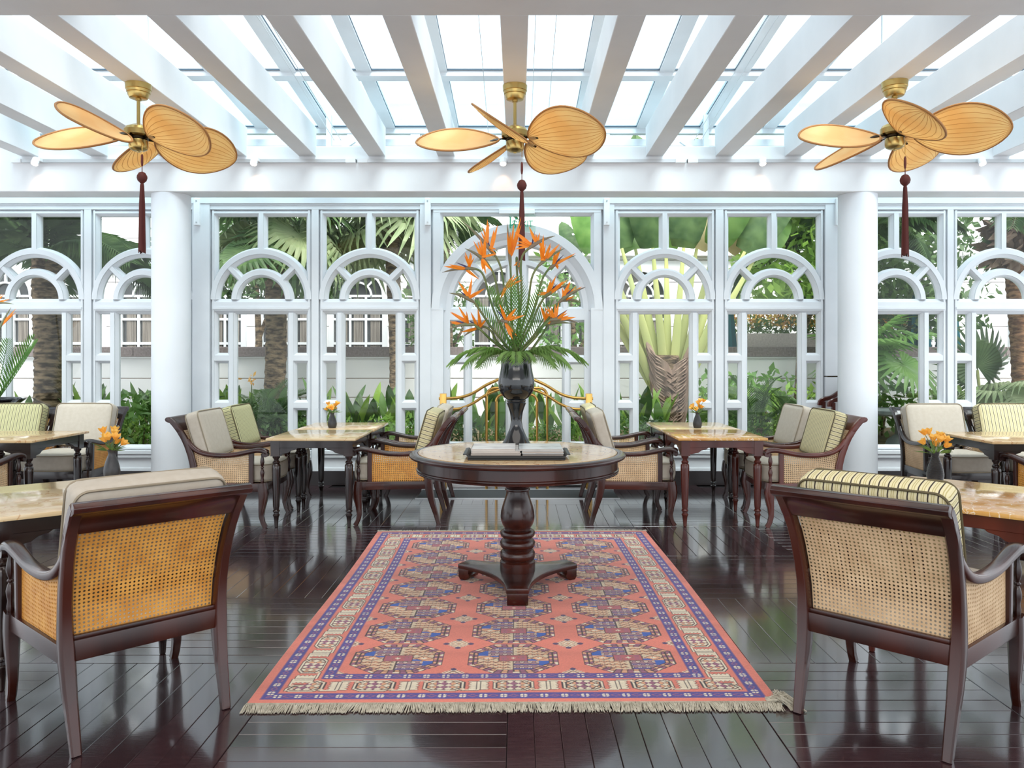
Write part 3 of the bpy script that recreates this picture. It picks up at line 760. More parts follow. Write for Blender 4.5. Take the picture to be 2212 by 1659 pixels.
armchair('pale cane armchair with plain cushion facing the room right of the right column', (3.95, 7.22, 0), R(180), CANE_T, CREAM, GR, wood=DARKW)
armchair('dark armchair with striped cushion under the far right window', (4.645, 7.24, 0), R(180), CANE_T, STRIPE, GR, wood=DARKW)
armchair('honey cane armchair at the right edge, only its arm beside the table leg in view', (4.06, 5.71, 0), R(0), CANE_O, CREAM, GR)

# ------------------------------------------------------------------ marble tables
TB = {}
def leg_prof(h):
    a = [(.010, 0), (.014, .004), (.017, .05), (.021, .085), (.027, .095), (.027, .102), (.020, .108), (.020, .120), (.028, .128), (.028, .135), (.021, .142), (.026, .17), (.031, .34), (.035, .47), (.034, .50), (.024, .512), (.029, .518), (.029, .528), (.019, .538), (.019, .548), (.030, .562), (.030, h)]
    return a
def table(label, loc, rz, wx, wy, marb, wood, group='marble topped tables in the lounge'):
    t = thing('marble_table', label, 'table', loc, rz, group); a, b = wx / 2, wy / 2
    MB().box(-a, a, -b, b, .700, .722).build('marble_top', marb, t, bevel=.008)
    m = MB(); ia, ib = a - .035, b - .035
    m.box(-ia, ia, -ib, -ib + .022, .640, .700).box(-ia, ia, ib - .022, ib, .640, .700).box(-ia, -ia + .022, -ib, ib, .640, .700).box(ia - .022, ia, -ib, ib, .640, .700)
    for sx in (-1, 1):       # shaped spandrels beside the legs
        for sy in (-1, 1):
            poly = [(0, .645), (.16, .645), (.14, .628), (.10, .618), (.075, .600), (0, .585)]
            m.prism(poly, lambda p: (sx * (ia - .06 - p[0]), sy * (ib - .003), p[1]), lambda p: (sx * (ia - .06 - p[0]), sy * (ib - .020), p[1]))
            m.prism(poly, lambda p: (sx * (ia - .003), sy * (ib - .06 - p[0]), p[1]), lambda p: (sx * (ia - .020), sy * (ib - .06 - p[0]), p[1]))
    m.build('apron', wood, t, bevel=.002, bseg=1)
    for sx in (-1, 1):
        for sy in (-1, 1):
            g = MB(); x, y = sx * (ia - .032), sy * (ib - .032)
            g.box(-.036, .036, -.036, .036, .575, .699); g.lathe(leg_prof(.58), 16)
            g.build('leg', wood, t, (x, y, 0), smooth=40)
    return t
table('nearest of the two joined marble tables left of the rug, set with a small vase', (-1.65, 6.66, 0), 0, .72, .78, MARB_C, DARKW)
table('rear one of the two joined marble tables left of the rug, by the windows', (-1.645, 7.445, 0), 0, .72, .78, MARB_R, DARKW)
table('nearest of the two joined marble tables right of the rug, reddish legs', (1.645, 6.68, 0), 0, .72, .78, MARB_O, WOODR)
table('rear one of the two joined marble tables right of the rug, by the windows', (1.645, 7.465, 0), 0, .72, .78, MARB_C, DARKW)
table('foreground marble table at the left, turned diagonal, behind the honey cane chair', (-2.12, 3.715, 0), R(40), .76, .90, MARB_C, DARKW)
table('foreground amber marble table at the right, turned diagonal, behind the striped chair', (2.13, 3.70, 0), R(-43), .78, .86, MARB_O, WOODR)
table('marble table with black legs at the far left, before the plain cushioned chair', (-4.17, 6.52, 0), 0, .80, .82, MARB_R, DARKW)
table('marble table with black legs at the far right, before the plain cushioned chair', (4.06, 6.44, 0), 0, .84, .82, MARB_R, DARKW)

# ------------------------------------------------------------------ round pedestal table
rt = thing('round_table', 'round pedestal table with marble inset top standing on the rug', 'table', (0, 4.66, 0))
RZ = .014
MB().lathe([(.50, .775), (.585, .775), (.585, .7985), (.57, .7995), (.001, .8)], 72).build('marble_inset', MARB_R, rt)
MB().lathe([(.54, .765), (.618, .766), (.630, .771), (.636, .779), (.634, .788), (.624, .795), (.605, .797), (.589, .796), (.586, .79), (.54, .785)], 96).build('rim', WOOD, rt, smooth=50)
MB().lathe([(.50, .766), (.590, .766), (.590, .708), (.596, .704), (.596, .697), (.590, .695), (.594, .690), (.592, .684), (.58, .681), (.50, .681)], 96).build('apron', WOOD, rt, smooth=35)
prof = [(.100, .075), (.104, .085), (.104, .150), (.098, .156), (.092, .160), (.098, .164), (.103, .176), (.105, .190), (.102, .204), (.094, .216), (.084, .221), (.088, .228), (.098, .234), (.104, .246), (.104, .262), (.098, .274), (.088, .282), (.084, .287), (.090, .292), (.100, .300), (.104, .312), (.102, .326), (.092, .336), (.078, .341), (.078, .350), (.090, .366), (.099, .390), (.101, .415), (.098, .445), (.089, .480), (.077, .515), (.068, .545), (.066, .565), (.074, .572), (.074, .580), (.070, .586), (.082, .594), (.090, .602), (.092, .612), (.12, .620), (.12, .682)]
MB().lathe(prof, 48).build('pedestal', WOOD, rt, smooth=40)
m = MB(); out = []
ang = [-PI / 2, PI / 6, PI * 5 / 6]; RR = .385; hwf = .062
for i, a in enumerate(ang):
    d = Vector((math.cos(a), math.sin(a))); s = Vector((-d.y, d.x))
    out += [d * RR - s * hwf, d * RR + s * hwf]
    b = ang[(i + 1) % 3] if i < 2 else ang[0] + 2 * PI
    d2 = Vector((math.cos(b), math.sin(b))); s2 = Vector((-d2.y, d2.x)); P0 = d * RR + s * hwf; P3 = d2 * RR - s2 * hwf
    mid = (d + d2).normalized() * .105
    for k in range(1, 10):
        t = k / 10; q = P0 * (1 - t) ** 2 + mid * 2 * t * (1 - t) * .9 + P3 * t * t; out.append(q)
m.prism(out, lambda p: (p[0], p[1], .066), lambda p: (p[0], p[1], .096)); m.build('tripod_base', WOOD, rt, bevel=.006)
for a in ang:
    g = MB(); poly = [(RR, .07), (RR, .018), (RR - .012, .0), (RR - .05, .0), (RR - .07, .012), (RR - .078, .03), (RR - .070, .045), (RR - .075, .07)]
    g.prism([(p[0] - .001, p[1]) for p in poly], lambda p: (p[0], -.058, p[1]), lambda p: (p[0], .058, p[1])); g.build('scroll_foot', WOOD, rt, (0, 0, 0), (0, 0, a), bevel=.004)
rt.location.z = .012

# tray, magazines and book on the round table
TZ = .8135
tr = thing('tray', 'black lacquer tray with flared ends holding magazines on the round table', 'tray', (-.005, 4.40, TZ))
m = MB(); m.box(-.262, .262, -.18, .18, 0, .008); m.box(-.262, .262, -.18, -.172, .008, .024); m.box(-.262, .262, .172, .18, .008, .024); m.build('body', BLACKL, tr, bevel=.002, bseg=1)
for s in (-1, 1):
    g = MB(); g.sweep([(s * .258, 0, .004), (s * .264, 0, .020), (s * .274, 0, .028), (s * .290, 0, .026)], [(.30, .006)] * 4, n=4, ref=(0, 1, 0)); g.build('flared_handle', BLACKL, tr)
def flat_book(name, label, cat, x0, x1, y0, y1, z, h, cover, group=None):
    b = thing(name, label, cat, ((x0 + x1) / 2, (y0 + y1) / 2, z), 0, group); a, c = (x1 - x0) / 2, (y1 - y0) / 2
    MB().box(-a + .003, a - .003, -c + .003, c - .003, .0015, h - .0015).build('pages', PAPERE, b)
    MB().box(-a, a, -c, c, 0, .0015).box(-a, a, -c, c, h - .0015, h).box(-a, -a + .002, -c, c, 0, h).build('cover', cover, b)
z = TZ + .0085
flat_book('book', 'thick pale book lowest in the left half of the tray', 'book', -.252, .02, 4.240, 4.560, z, .026, PAPERE, 'books and magazines on the tray')
flat_book('magazine', 'white magazine second from the top in the left half of the tray', 'magazine', -.25, .015, 4.250, 4.550, z + .0265, .010, PAPER, 'books and magazines on the tray')
flat_book('magazine', 'white magazine on top of the left pile in the tray', 'magazine', -.252, -.012, 4.255, 4.545, z + .037, .010, PAPER, 'books and magazines on the tray')
flat_book('book', 'dark bound book lowest in the right half of the tray', 'book', .024, .25, 4.245, 4.550, z, .022, BLACKL, 'books and magazines on the tray')
flat_book('book', 'grey covered book second in the right half of the tray', 'book', .024, .25, 4.250, 4.550, z + .0225, .014, PAPERG, 'books and magazines on the tray')
flat_book('magazine', 'grey magazine with leaf pattern on top of the right pile in the tray', 'magazine', .006, .245, 4.260, 4.550, z + .037, .009, PAPERG, 'books and magazines on the tray')

# wooden high chair behind the right column
hc = thing('high_chair', 'red brown wooden high chair half hidden behind the right column', 'high chair', (3.50, 8.26, 0))
for y in (-.14, .12):
    a = bez([(-.245, y, .86), (-.24, y, .90), (-.20, y, .925), (-.12, y, .945), (-.05, y, .99), (.05, y, 1.06)], 5)
    MB().sweep(a, [(.034, .045)] * len(a), n=8, power=4, ref=(0, 1, 0)).build('arm', WOODR, hc)
    MB().box(-.222, -.188, y - .017, y + .017, .72, .90).build('arm_support', WOODR, hc)
    MB().sweep([(-.24, y, 0), (-.19, y, .72)], [(.034, .034)] * 2, n=8, power=5).build('leg', WOODR, hc)
    MB().sweep([(.20, y, 0), (.12, y, .72), (.13, y, 1.12)], [(.034, .034)] * 3, n=8, power=5).build('leg', WOODR, hc)
MB().box(-.23, .16, -.16, .14, .69, .73).build('seat', WOODR, hc, bevel=.004)
MB().box(.115, .14, -.14, .12, .88, 1.12).build('backrest', WOODR, hc)
ls = thing('reading_lectern', 'thin black topped stand showing left of the right column', 'stand', (3.46, 8.16, 0))
hc.location = (3.47, 8.28, 0)
MB().box(-.265, .0, -.05, .05, 1.166, 1.178).build('top_plate', DARKM, ls)
MB().box(-.140, -.130, -.005, .005, .012, 1.166).build('pole', DARKM, ls)
MB().box(-.21, -.06, -.045, .045, 0, .012).build('base', DARKM, ls)
# ------------------------------------------------------------------ rug: pile coloured knot by knot
def make_rug():
    W, L, st = 2.09, 3.065, .004
    nx, ny = int(W / st) + 1, int(L / st) + 1
    xs = np.linspace(-W / 2, W / 2, nx); ys = np.linspace(-L / 2, L / 2, ny); X, Y = np.meshgrid(xs, ys)
    C = lambda r, g, b: np.array(rgb(r, g, b))
    RED, BLUE, CRM, DRK, BRT, PCH, MAU = C(220, 116, 94), C(70, 58, 138), C(226, 210, 182), C(62, 42, 44), C(30, 82, 172), C(220, 158, 116), C(150, 84, 112)
    col = np.empty(X.shape + (3,)); col[:] = RED
    def put(mask, c): col[mask] = c
    ax, ay = W / 2 - np.abs(X), L / 2 - np.abs(Y)           # distance from the edges
    e = np.minimum(ax, ay); side = ax < ay; s = np.where(side, Y, X)   # run along the border
    for lo, hi in ((.040, .098), (.236, .290)):
        b = (e >= lo) & (e < hi); put(b, BLUE)
        put((e >= lo) & (e < lo + .004) | (e >= hi - .004) & (e < hi), MAU)
        m = (e - (lo + hi) / 2); p = .082; q = (s / p - np.floor(s / p) - .5) * p
        fl = b & (np.abs(q) < .015) & (np.abs(m) < .015) & (np.abs(q) > .003) & (np.abs(m) > .003) & ~((np.abs(q) > .011) & (np.abs(m) > .011)); put(fl, CRM)
        q2 = (s / p - np.floor(s / p)) * p; q2 = np.minimum(q2, p - q2)
        rr = np.abs(m) * 1.0 + q2 * .6; put(b & (rr < .014) & (rr > .009), MAU)
    # main border: lozenges and cups
    b = (e >= .104) & (e < .232); m = e - .168; P = .288
    k = np.floor(s / P + .5); q = s - k * P
    def lozenge(qq, mm, a, h): return np.maximum(np.abs(qq) / a * .62 + np.abs(mm) / h * .62, np.maximum(np.abs(mm) / h, np.abs(qq) / a))
    z = lozenge(q, m, .088, .056)
    put(b & (z < 1), DRK); put(b & (z < .93), CRM); put(b & (z < .83), DRK)
    ins = b & (z < .74); put(ins, PCH)
    u = (q + m * 1.0) / .034; v = (q - m * 1.0) / .034; ch = (np.floor(u) + np.floor(v)) % 2 == 0
    put(ins & ch, CRM); fr_u, fr_v = u - np.floor(u), v - np.floor(v)
    put(ins & ((fr_u < .13) | (fr_v < .13)), DRK); put(ins & ~ch & (np.abs(q) < .03), MAU)
    k2 = np.floor(s / P); q2 = s - (k2 + .5) * P                     # cup
    tooth = .030 + .012 * np.abs(((m / .018) % 1) - .5) * 2
    cup = b & (np.abs(q2) < tooth) & (np.abs(m) < .040); put(b & (np.abs(q2) < tooth + .004) & (np.abs(m) < .044), DRK); put(cup, CRM); put(cup & (np.abs(q2) < .010), DRK); put(cup & (np.abs(q2) < .0055), CRM)
    hook = b & (((np.abs(m + .046) < .004) & (q2 > -.075) & (q2 < .0)) | ((np.abs(m - .046) < .004) & (q2 < .075) & (q2 > .0))); put(hook, CRM)
    hk = b & (((np.abs(m + .052) < .002) & (q2 > -.075) & (q2 < .0)) | ((np.abs(m - .052) < .002) & (q2 < .075) & (q2 > .0))); put(hk, DRK)
    for dx, dy in ((.068, .036), (-.068, -.036)):
        r = np.abs(q2 - dx) + np.abs(m - dy); put(b & (r < .015), DRK); put(b & (r < .012), CRM); put(b & (r < .006), PCH)
    # field
    fx, fy = W / 2 - .292, L / 2 - .292; f = (np.abs(X) < fx) & (np.abs(Y) < fy)
    CXp, CYp = .517, .357
    i = np.clip(np.round(X / CXp), -1, 1); j = np.clip(np.round(Y / CYp), -3, 3)
    gx_, gy_ = X - i * CXp, Y - j * CYp
    A, B = .204, .171
    def octa(x, y, a, b_): return np.maximum(np.maximum(np.abs(x) / a, np.abs(y) / b_), (np.abs(x) / a + np.abs(y) / b_) / 1.44)
    o = octa(gx_, gy_, A, B)
    put(f & (o < 1), DRK)
    ring = f & (o < .975) & (o > .80); put(ring, PCH)
    th = np.arctan2(gy_ / B, gx_ / A); d = np.floor(th / (2 * PI) * 44); rq = (th / (2 * PI) * 44) % 1
    put(ring & (d % 2 == 0), MAU); put(ring & (rq < .2), DRK); put(ring & (o < .89) & (o > .86) , DRK); put(ring & (o > .92) & (d % 4 == 1), CRM)
    put(f & (o < .80) & (o > .775), DRK)
    inn = f & (o < .775)
    quad = (gx_ * gy_ > 0)
    put(inn & quad, C(208, 184, 150)); put(inn & ~quad, C(150, 108, 116))
    # scroll-like rows in the quarters
    for yy in (.046, .078, .110):
        w1 = np.abs(np.abs(gy_) - yy - .005 * np.sin(np.abs(gx_) / .0055))
        put(inn & quad & (w1 < .003) & (np.abs(gx_) > .012), DRK); put(inn & quad & (w1 > .003) & (w1 < .010) & (np.abs(gx_) > .02), PCH)
        r = np.hypot(((np.abs(gx_) - .02) % .036) - .018, np.abs(gy_) - yy)
        put(inn & ~quad & (r < .011), DRK); put(inn & ~quad & (r < .008), CRM); put(inn & ~quad & (r < .004), MAU)
    put(inn & ~quad & (np.abs(np.abs(gy_) - .077) < .004), BLUE); put(inn & ~quad & (np.abs(np.abs(gy_) - .122) < .006), BLUE); put(inn & ~quad & (np.abs(gy_) < .034) & (np.abs(gx_) > .066), PCH)
    put(inn & ~quad & (np.abs(gx_) > .115) & (np.abs(gy_) > .030) & (np.abs(gy_) < .085), BRT)
    put(inn & ~quad & (np.abs(gx_) > .05) & (np.abs(gx_) < .105) & (np.abs(gy_) > .012) & (np.abs(gy_) < .03), BRT)
    dia = np.abs(np.abs(gx_) - .115) / .045 + np.abs(gy_) / .030; put(inn & (dia < 1), DRK); put(inn & (dia < .85), PCH); put(inn & (dia < .4), CRM)
    put(inn & (np.abs(gx_) < .0035), DRK)
    rc = (np.abs(gx_) < .066) & (np.abs(gy_) < .036); put(inn & rc, DRK); rc2 = (np.abs(gx_) < .061) & (np.abs(gy_) < .031); put(inn & rc2, C(176, 84, 88))
    e4 = inn & rc2 & (np.abs(np.abs(gx_) - .042) < .012) & ((np.abs(gy_ % .016 - .008) < .003)); put(e4, MAU)
    put(inn & ((np.abs(gx_) < .012) & (np.abs(gy_) < .004) | (np.abs(gx_) < .004) & (np.abs(gy_) < .012)), CRM)
    hatch = inn & quad & ((np.abs(gx_) % .022 < .003) & (np.abs(gy_) % .032 < .018)); put(hatch, C(128, 96, 84))
    # small stars between the medallions
    i2 = np.floor(X / CXp) + .5; j2 = np.floor(Y / CYp) + .5; sx, sy = X - i2 * CXp, Y - j2 * CYp
    r = np.abs(sx) / .066 + np.abs(sy) / .060
    st_ = f & (r < 1) & (o > 1.0); zig = (np.abs((np.abs(sx) - np.abs(sy)) % .020 - .010) < .0055)
    put(st_ & zig, CRM); put(st_ & ~zig & (r < .8), PCH); put(st_ & (np.abs((np.abs(sx) + np.abs(sy)) % .022 - .011) < .0025), DRK)
    for dx, dy in ((.058, 0), (-.058, 0), (0, .052), (0, -.052)):
        k3 = np.maximum(np.abs(sx - dx), np.abs(sy - dy)) + .5 * np.minimum(np.abs(sx - dx), np.abs(sy - dy)); put(f & (o > 1) & (k3 < .0145), C(76, 50, 92))
    # wear and abrash: slow variation of the dyed wool along the rows
    n = np.random.RandomState(3); base = np.interp(ys, np.linspace(-L / 2, L / 2, 60), 1 + .07 * n.randn(60))[:, None]
    col *= (base * (1 + .05 * n.randn(*X.shape)))[..., None]
    lum = col.mean(-1, keepdims=True); col = np.clip(col * .93 + lum * .07, 0, 1)
    Z = .010 + .0012 * np.sin(X * 3 + 1) * np.sin(Y * 2.3) + .0006 * n.rand(*X.shape)
    Xw = X + .006 * np.sin(Y * 2.1 + 1) ; V = np.stack([Xw, Y, Z], -1).reshape(-1, 3)
    idx = np.arange(nx * ny).reshape(ny, nx); Q = np.stack([idx[:-1, :-1], idx[:-1, 1:], idx[1:, 1:], idx[1:, :-1]], -1).reshape(-1, 4)
    # skirt down to the floor
    loop = np.concatenate([idx[0, :], idx[1:, -1], idx[-1, -2::-1], idx[-2:0:-1, 0]]); nb = len(loop)
    low = V[loop].copy(); low[:, 2] = 0; base_i = len(V); V = np.concatenate([V, low])
    k = np.arange(nb); Q2 = np.stack([loop, loop[(k + 1) % nb] * 0 + loop[(k + 1) % nb], base_i + (k + 1) % nb, base_i + k], -1)[:, ::-1]
    Q = np.concatenate([Q, Q2])
    me = bpy.data.meshes.new('rug'); me.vertices.add(len(V)); me.vertices.foreach_set('co', V.ravel())
    me.loops.add(Q.size); me.loops.foreach_set('vertex_index', Q.ravel().astype(np.int32))
    me.polygons.add(len(Q)); me.polygons.foreach_set('loop_start', np.arange(0, Q.size, 4, dtype=np.int32)); me.polygons.foreach_set('loop_total', np.full(len(Q), 4, dtype=np.int32))
    me.update(); me.validate()
    cc = np.ones((len(V), 4), dtype=np.float32); cc[:nx * ny, :3] = col.reshape(-1, 3); cc[nx * ny:, :3] = RED
    a = me.color_attributes.new('knots', 'FLOAT_COLOR', 'POINT'); a.data.foreach_set('color', cc.ravel())
    m = bpy.data.materials.new('rug_wool'); m.use_nodes = True; nn = m.node_tree.nodes; p = nn['Principled BSDF']; p.inputs['Roughness'].default_value = .95; p.inputs['Specular IOR Level'].default_value = .15
    at_ = nn.new('ShaderNodeVertexColor'); at_.layer_name = 'knots'; m.node_tree.links.new(at_.outputs[0], p.inputs['Base Color'])
    p.inputs['Sheen Weight'].default_value = .25; p.inputs['Sheen Roughness'].default_value = .5
    me.materials.append(m)
    rg = obj('rug', me, None, (-.024, 4.614, .0005), (0, 0, math.radians(.55)))
    tag(rg, 'salmon red patterned rug with blue bands and octagon medallions under the round table', 'rug')
    FR = mat('fringe_cotton', rgb(198, 190, 172), .95, rgb(170, 162, 144), 40.)
    for sgn in (-1, 1):
        f_ = MB(); rn = random.Random(5 + sgn)
        lean = 0
        for i in range(1700):
            x = -W / 2 + W * (i + rn.random() * .6) / 1700; lean = lean * .93 + rn.gauss(0, .0035)
            ln = .066 + rn.uniform(-.014, .010) if sgn < 0 else .05; hh = rn.uniform(.006, .016)
            y0 = sgn * (L / 2 - .006); x0 = x + .006 * math.sin(y0 * 2.1 + 1); dx = lean + rn.uniform(-.012, .012)
            f_.sweep([(x0, y0, .010), (x0 + dx * .4, y0 + sgn * ln * .45, hh), (x0 + dx, y0 + sgn * ln, .003)], [(.0030, .0036), (.0028, .0034), (.0020, .0022)], n=4, cap=False)
        f_.box(-W / 2, W / 2, min(sgn * (L / 2 - .002), sgn * (L / 2 + .014)), max(sgn * (L / 2 - .002), sgn * (L / 2 + .014)), .001, .011)
        if sgn < 0:      # the frayed tassel on the right corner
            for q in range(70):
                a = rn.uniform(-.2, 1.0); r0 = rn.uniform(.03, .085); x0 = W / 2 - .02
                f_.sweep([(x0 + rn.uniform(-.04, .02), -L / 2 + rn.uniform(-.01, .04), .012), (x0 + .4 * r0 + rn.uniform(-.02, .02), -L / 2 + rn.uniform(-.03, .05), .024 + rn.random() * .016), (x0 + r0 * 1.1, -L / 2 - .06 * a + rn.uniform(-.02, .02), .004)], [(.004, .004)] * 3, n=4, cap=False)
        o = f_.build('fringe', FR, rg, smooth=0); o['kind'] = 'stuff'
make_rug()
# ------------------------------------------------------------------ ceiling fans
BLADERIB = mat('blade_rib', rgb(222, 170, 100), .7)
def blade_mesh():
    """broad palm-leaf blade along +x, pitched about its own axis; returns sheet and rim"""
    L0, L1, Wd =   .115, .715, .45; n, k = 22, 10; sheet = MB(); vs = []
    def half(t):   # rounded spade outline
        return Wd / 2 * (math.sin(PI * min(1, t ** 1.12)) ** .56 if 0 < t < 1 else 0)
    rows = []
    for i in range(n + 1):
        t = .5 - .5 * math.cos(PI * i / n); x = L0 + (L1 - L0) * t; h = half(t)
        rows.append([(x, h * (2 * j / k - 1), .030 * (1 - (2 * j / k - 1) ** 2) * -1 * (h / (Wd / 2)) + .012 * math.sin(PI * t)) for j in range(k + 1)])
    fs = []
    for i in range(n):
        for j in range(k):
            a = i * (k + 1) + j; fs.append((a, a + 1, a + k + 2, a + k + 1))
    top = [p for r in rows for p in r]; sheet.add(top, fs); sheet.add([(x, y, z - .004) for x, y, z in top], [f[::-1] for f in fs])
    rim = [r[0] for r in rows] + [r[-1] for r in rows[::-1]]
    rm = MB(); rm.tube(rim, .0075, 6, cap=False)
    rb = MB()
    for j in range(-5, 6):
        pts = []
        for i in range(1, n):
            t = .5 - .5 * math.cos(PI * i / n); x = L0 + (L1 - L0) * t; f = j / 5.6
            h = half(t); pts.append((x, h * f, -.030 * (1 - f * f) * (h / (Wd / 2)) + .012 * math.sin(PI * t) - .004))
        rb.tube(pts[::2], .0014, 4)
    return sheet.mesh('blade', BLADE, smooth=80), rm.mesh('rim', BLADERIM, smooth=80), rb.mesh('ribs', BLADERIB)
BL, RM, RB = blade_mesh()
iron = MB(); iron.sweep([(.05, 0, .0), (.10, 0, .004), (.15, 0, -.002), (.20, 0, -.018)], [(.022, .006), (.018, .006), (.03, .005), (.012, .004)], n=4, ref=(0, 1, 0)); IRON = iron.mesh('blade_iron', DARKM)
canopy = MB().lathe([(.050, -.105), (.062, -.100), (.072, -.080), (.074, -.066), (.080, -.062), (.083, -.044), (.087, -.040), (.090, 0)], 40).mesh('canopy', BRASS, smooth=30)
rod = MB().lathe([(.012, -.30), (.012, -.10)], 16).lathe([(.02, -.118), (.02, -.10)], 16).mesh('downrod', BRASS)
motor = MB().lathe([(.02, -.285), (.045, -.295), (.085, -.315), (.098, -.335), (.098, -.372), (.085, -.380), (.062, -.386), (.02, -.386)], 40).mesh('motor', BRASS, smooth=30)
hub = MB().lathe([(.02, -.372), (.066, -.384), (.068, -.40), (.05, -.405)], 32).mesh('flywheel', DARKM)
sw = MB().lathe([(.03, -.402), (.064, -.405), (.066, -.412), (.066, -.455), (.060, -.468), (.040, -.480), (.012, -.484), (.01, -.49)], 32).mesh('switch_housing', BRASS, smooth=30)
chain_m = None
def tassel_meshes(n_):
    c = MB(); z = -.44
    c.tube([(0, 0, -.43), (0, 0, -.43 - .10)], .0022, 6); kk = int(n_ * 10)
    for q in range(kk): c.lathe([(.0012, -.004), (.0036, 0), (.0012, .004)], 8, (0, 0, -.44 - q * .0095))
    return c.mesh('pull_chain', BRASSY)
PCH_ = tassel_meshes(1.0)
def tassel(zt):
    a = MB(); a.lathe([(.003, zt), (.008, zt - .012), (.009, zt - .06), (.006, zt - .085), (.003, zt - .09)], 12)     # twisted loop
    a.tube([(0, 0, zt - .09), (0, 0, zt - .135)], .003, 6)
    b = MB(); b.lathe([(.006, zt - .128), (.022, zt - .136), (.034, zt - .158), (.036, zt - .172), (.030, zt - .192), (.016, zt - .206), (.010, zt - .212)], 20)
    c = MB(); n = 40; prof = []
    c.lathe([(.010, zt - .210), (.013, zt - .222), (.011, zt - .232), (.016, zt - .30), (.018, zt - .42), (.021, zt - .60), (.022, zt - .695), (.016, zt - .70)], 24)
    rn = random.Random(2)
    for q in range(n):
        t = 2 * PI * q / n; r0, r1 = .0105, .0225
        c.tube([(math.cos(t) * r0, math.sin(t) * r0, zt - .225), (math.cos(t) * .0172, math.sin(t) * .0172, zt - .36), (math.cos(t) * r1, math.sin(t) * r1, zt - .69 - rn.random() * .025)], .0022, 4)
    return a.mesh('cord', TASSEL), b.mesh('ball', TASSEL, smooth=60), c.mesh('skirt', TASSEL, smooth=60)
def fan(label, x, y, ph, zt, yoff=-.05):
    f = thing('ceiling_fan', label, 'ceiling fan', (x, y, ZR), 0, 'rattan bladed ceiling fans')
    for nm, me in (('canopy', canopy), ('downrod', rod), ('motor', motor), ('flywheel', hub), ('switch_housing', sw)): obj(nm, me, f)
    for k in range(5):
        e = obj('blade', BL, f, (0, 0, -.385), (R(-33), 0, 0))
        e.rotation_mode = 'XYZ'; a = ph + k * 2 * PI / 5
        e.matrix_local = Matrix.Translation((0, 0, -.385)) @ Matrix.Rotation(a, 4, 'Z') @ Matrix.Rotation(R(-35), 4, 'X') @ Matrix.Rotation(R(4), 4, 'Y')
        obj('rim', RM, e); obj('ribs', RB, e); obj('blade_iron', IRON, e)
    obj('pull_chain', PCH_, f, (.05, yoff, 0))
    a, b, c = tassel(zt)
    obj('tassel_cord', a, f, (.05, yoff, 0)); t = obj('tassel', c, f, (.05, yoff, 0)); obj('tassel_ball', b, t)
fan('antique brass ceiling fan with five palm-leaf blades over the left tables', RX0 - 4 * RP, 5.69, R(44), -.515)
fan('antique brass ceiling fan with five palm-leaf blades over the round table', RX0, 5.72, R(43), -.565)
fan('antique brass ceiling fan with five palm-leaf blades over the right tables', RX0 + 4 * RP, 5.64, R(45), -.545)

# ------------------------------------------------------------------ tall black vase and its birds of paradise
VD = 4.80; VX = (1115.4 - PX) * VD / F; VZ = .8125
va = thing('vase', 'tall black glazed goblet vase standing on the round marble table', 'vase', (VX, VD, VZ))
prof = [(.02, 0), (.098, 0), (.101, .006), (.098, .014), (.084, .034), (.068, .062), (.053, .092), (.040, .125), (.033, .165), (.036, .195), (.040, .220), (.048, .245), (.057, .268), (.060, .276), (.054, .281), (.060, .288), (.056, .296), (.064, .302), (.084, .318), (.101, .342), (.109, .370), (.111, .398), (.107, .430), (.099, .465), (.093, .500), (.093, .525), (.099, .550), (.107, .572), (.110, .577), (.105, .578), (.098, .555), (.085, .50)]
MB().lathe(prof, 56).build('body', CERAM, va, smooth=45)
VM = Vector((VX, VD, VZ + .56))
def petal_mesh(L, wd, m, curl=.12):
    b = MB(); n = 7; vs = []; fs = []
    for i in range(n + 1):
        t = i / n; h = wd / 2 * (math.sin(PI * t ** .62) ** .85 if 0 < t < 1 else .02); x = L * t; z = curl * L * t * t
        vs += [(x, -h, z + h * .35), (x, 0, z), (x, h, z + h * .35)]
    for i in range(n):
        for j in range(2): a = i * 3 + j; fs.append((a, a + 1, a + 4, a + 3))
    b.add(vs, fs); return b.mesh('petal', m, smooth=80)
PET = [petal_mesh(.115, .019, ORANGE, .06), petal_mesh(.10, .017, ORANGE, -.05), petal_mesh(.125, .015, ORANGE, .12)]
TON = petal_mesh(.10, .010, BLUEP, 0)
def orient(d, up=(0, -1, 0)):
    x = Vector(d).normalized(); u = Vector(up); y = u.cross(x)
    if y.length < 1e-3: y = Vector((0, 0, 1)).cross(x)
    y.normalize(); z = x.cross(y); return Matrix((x, y, z)).transposed().to_4x4()
BOPN = random.Random(11)
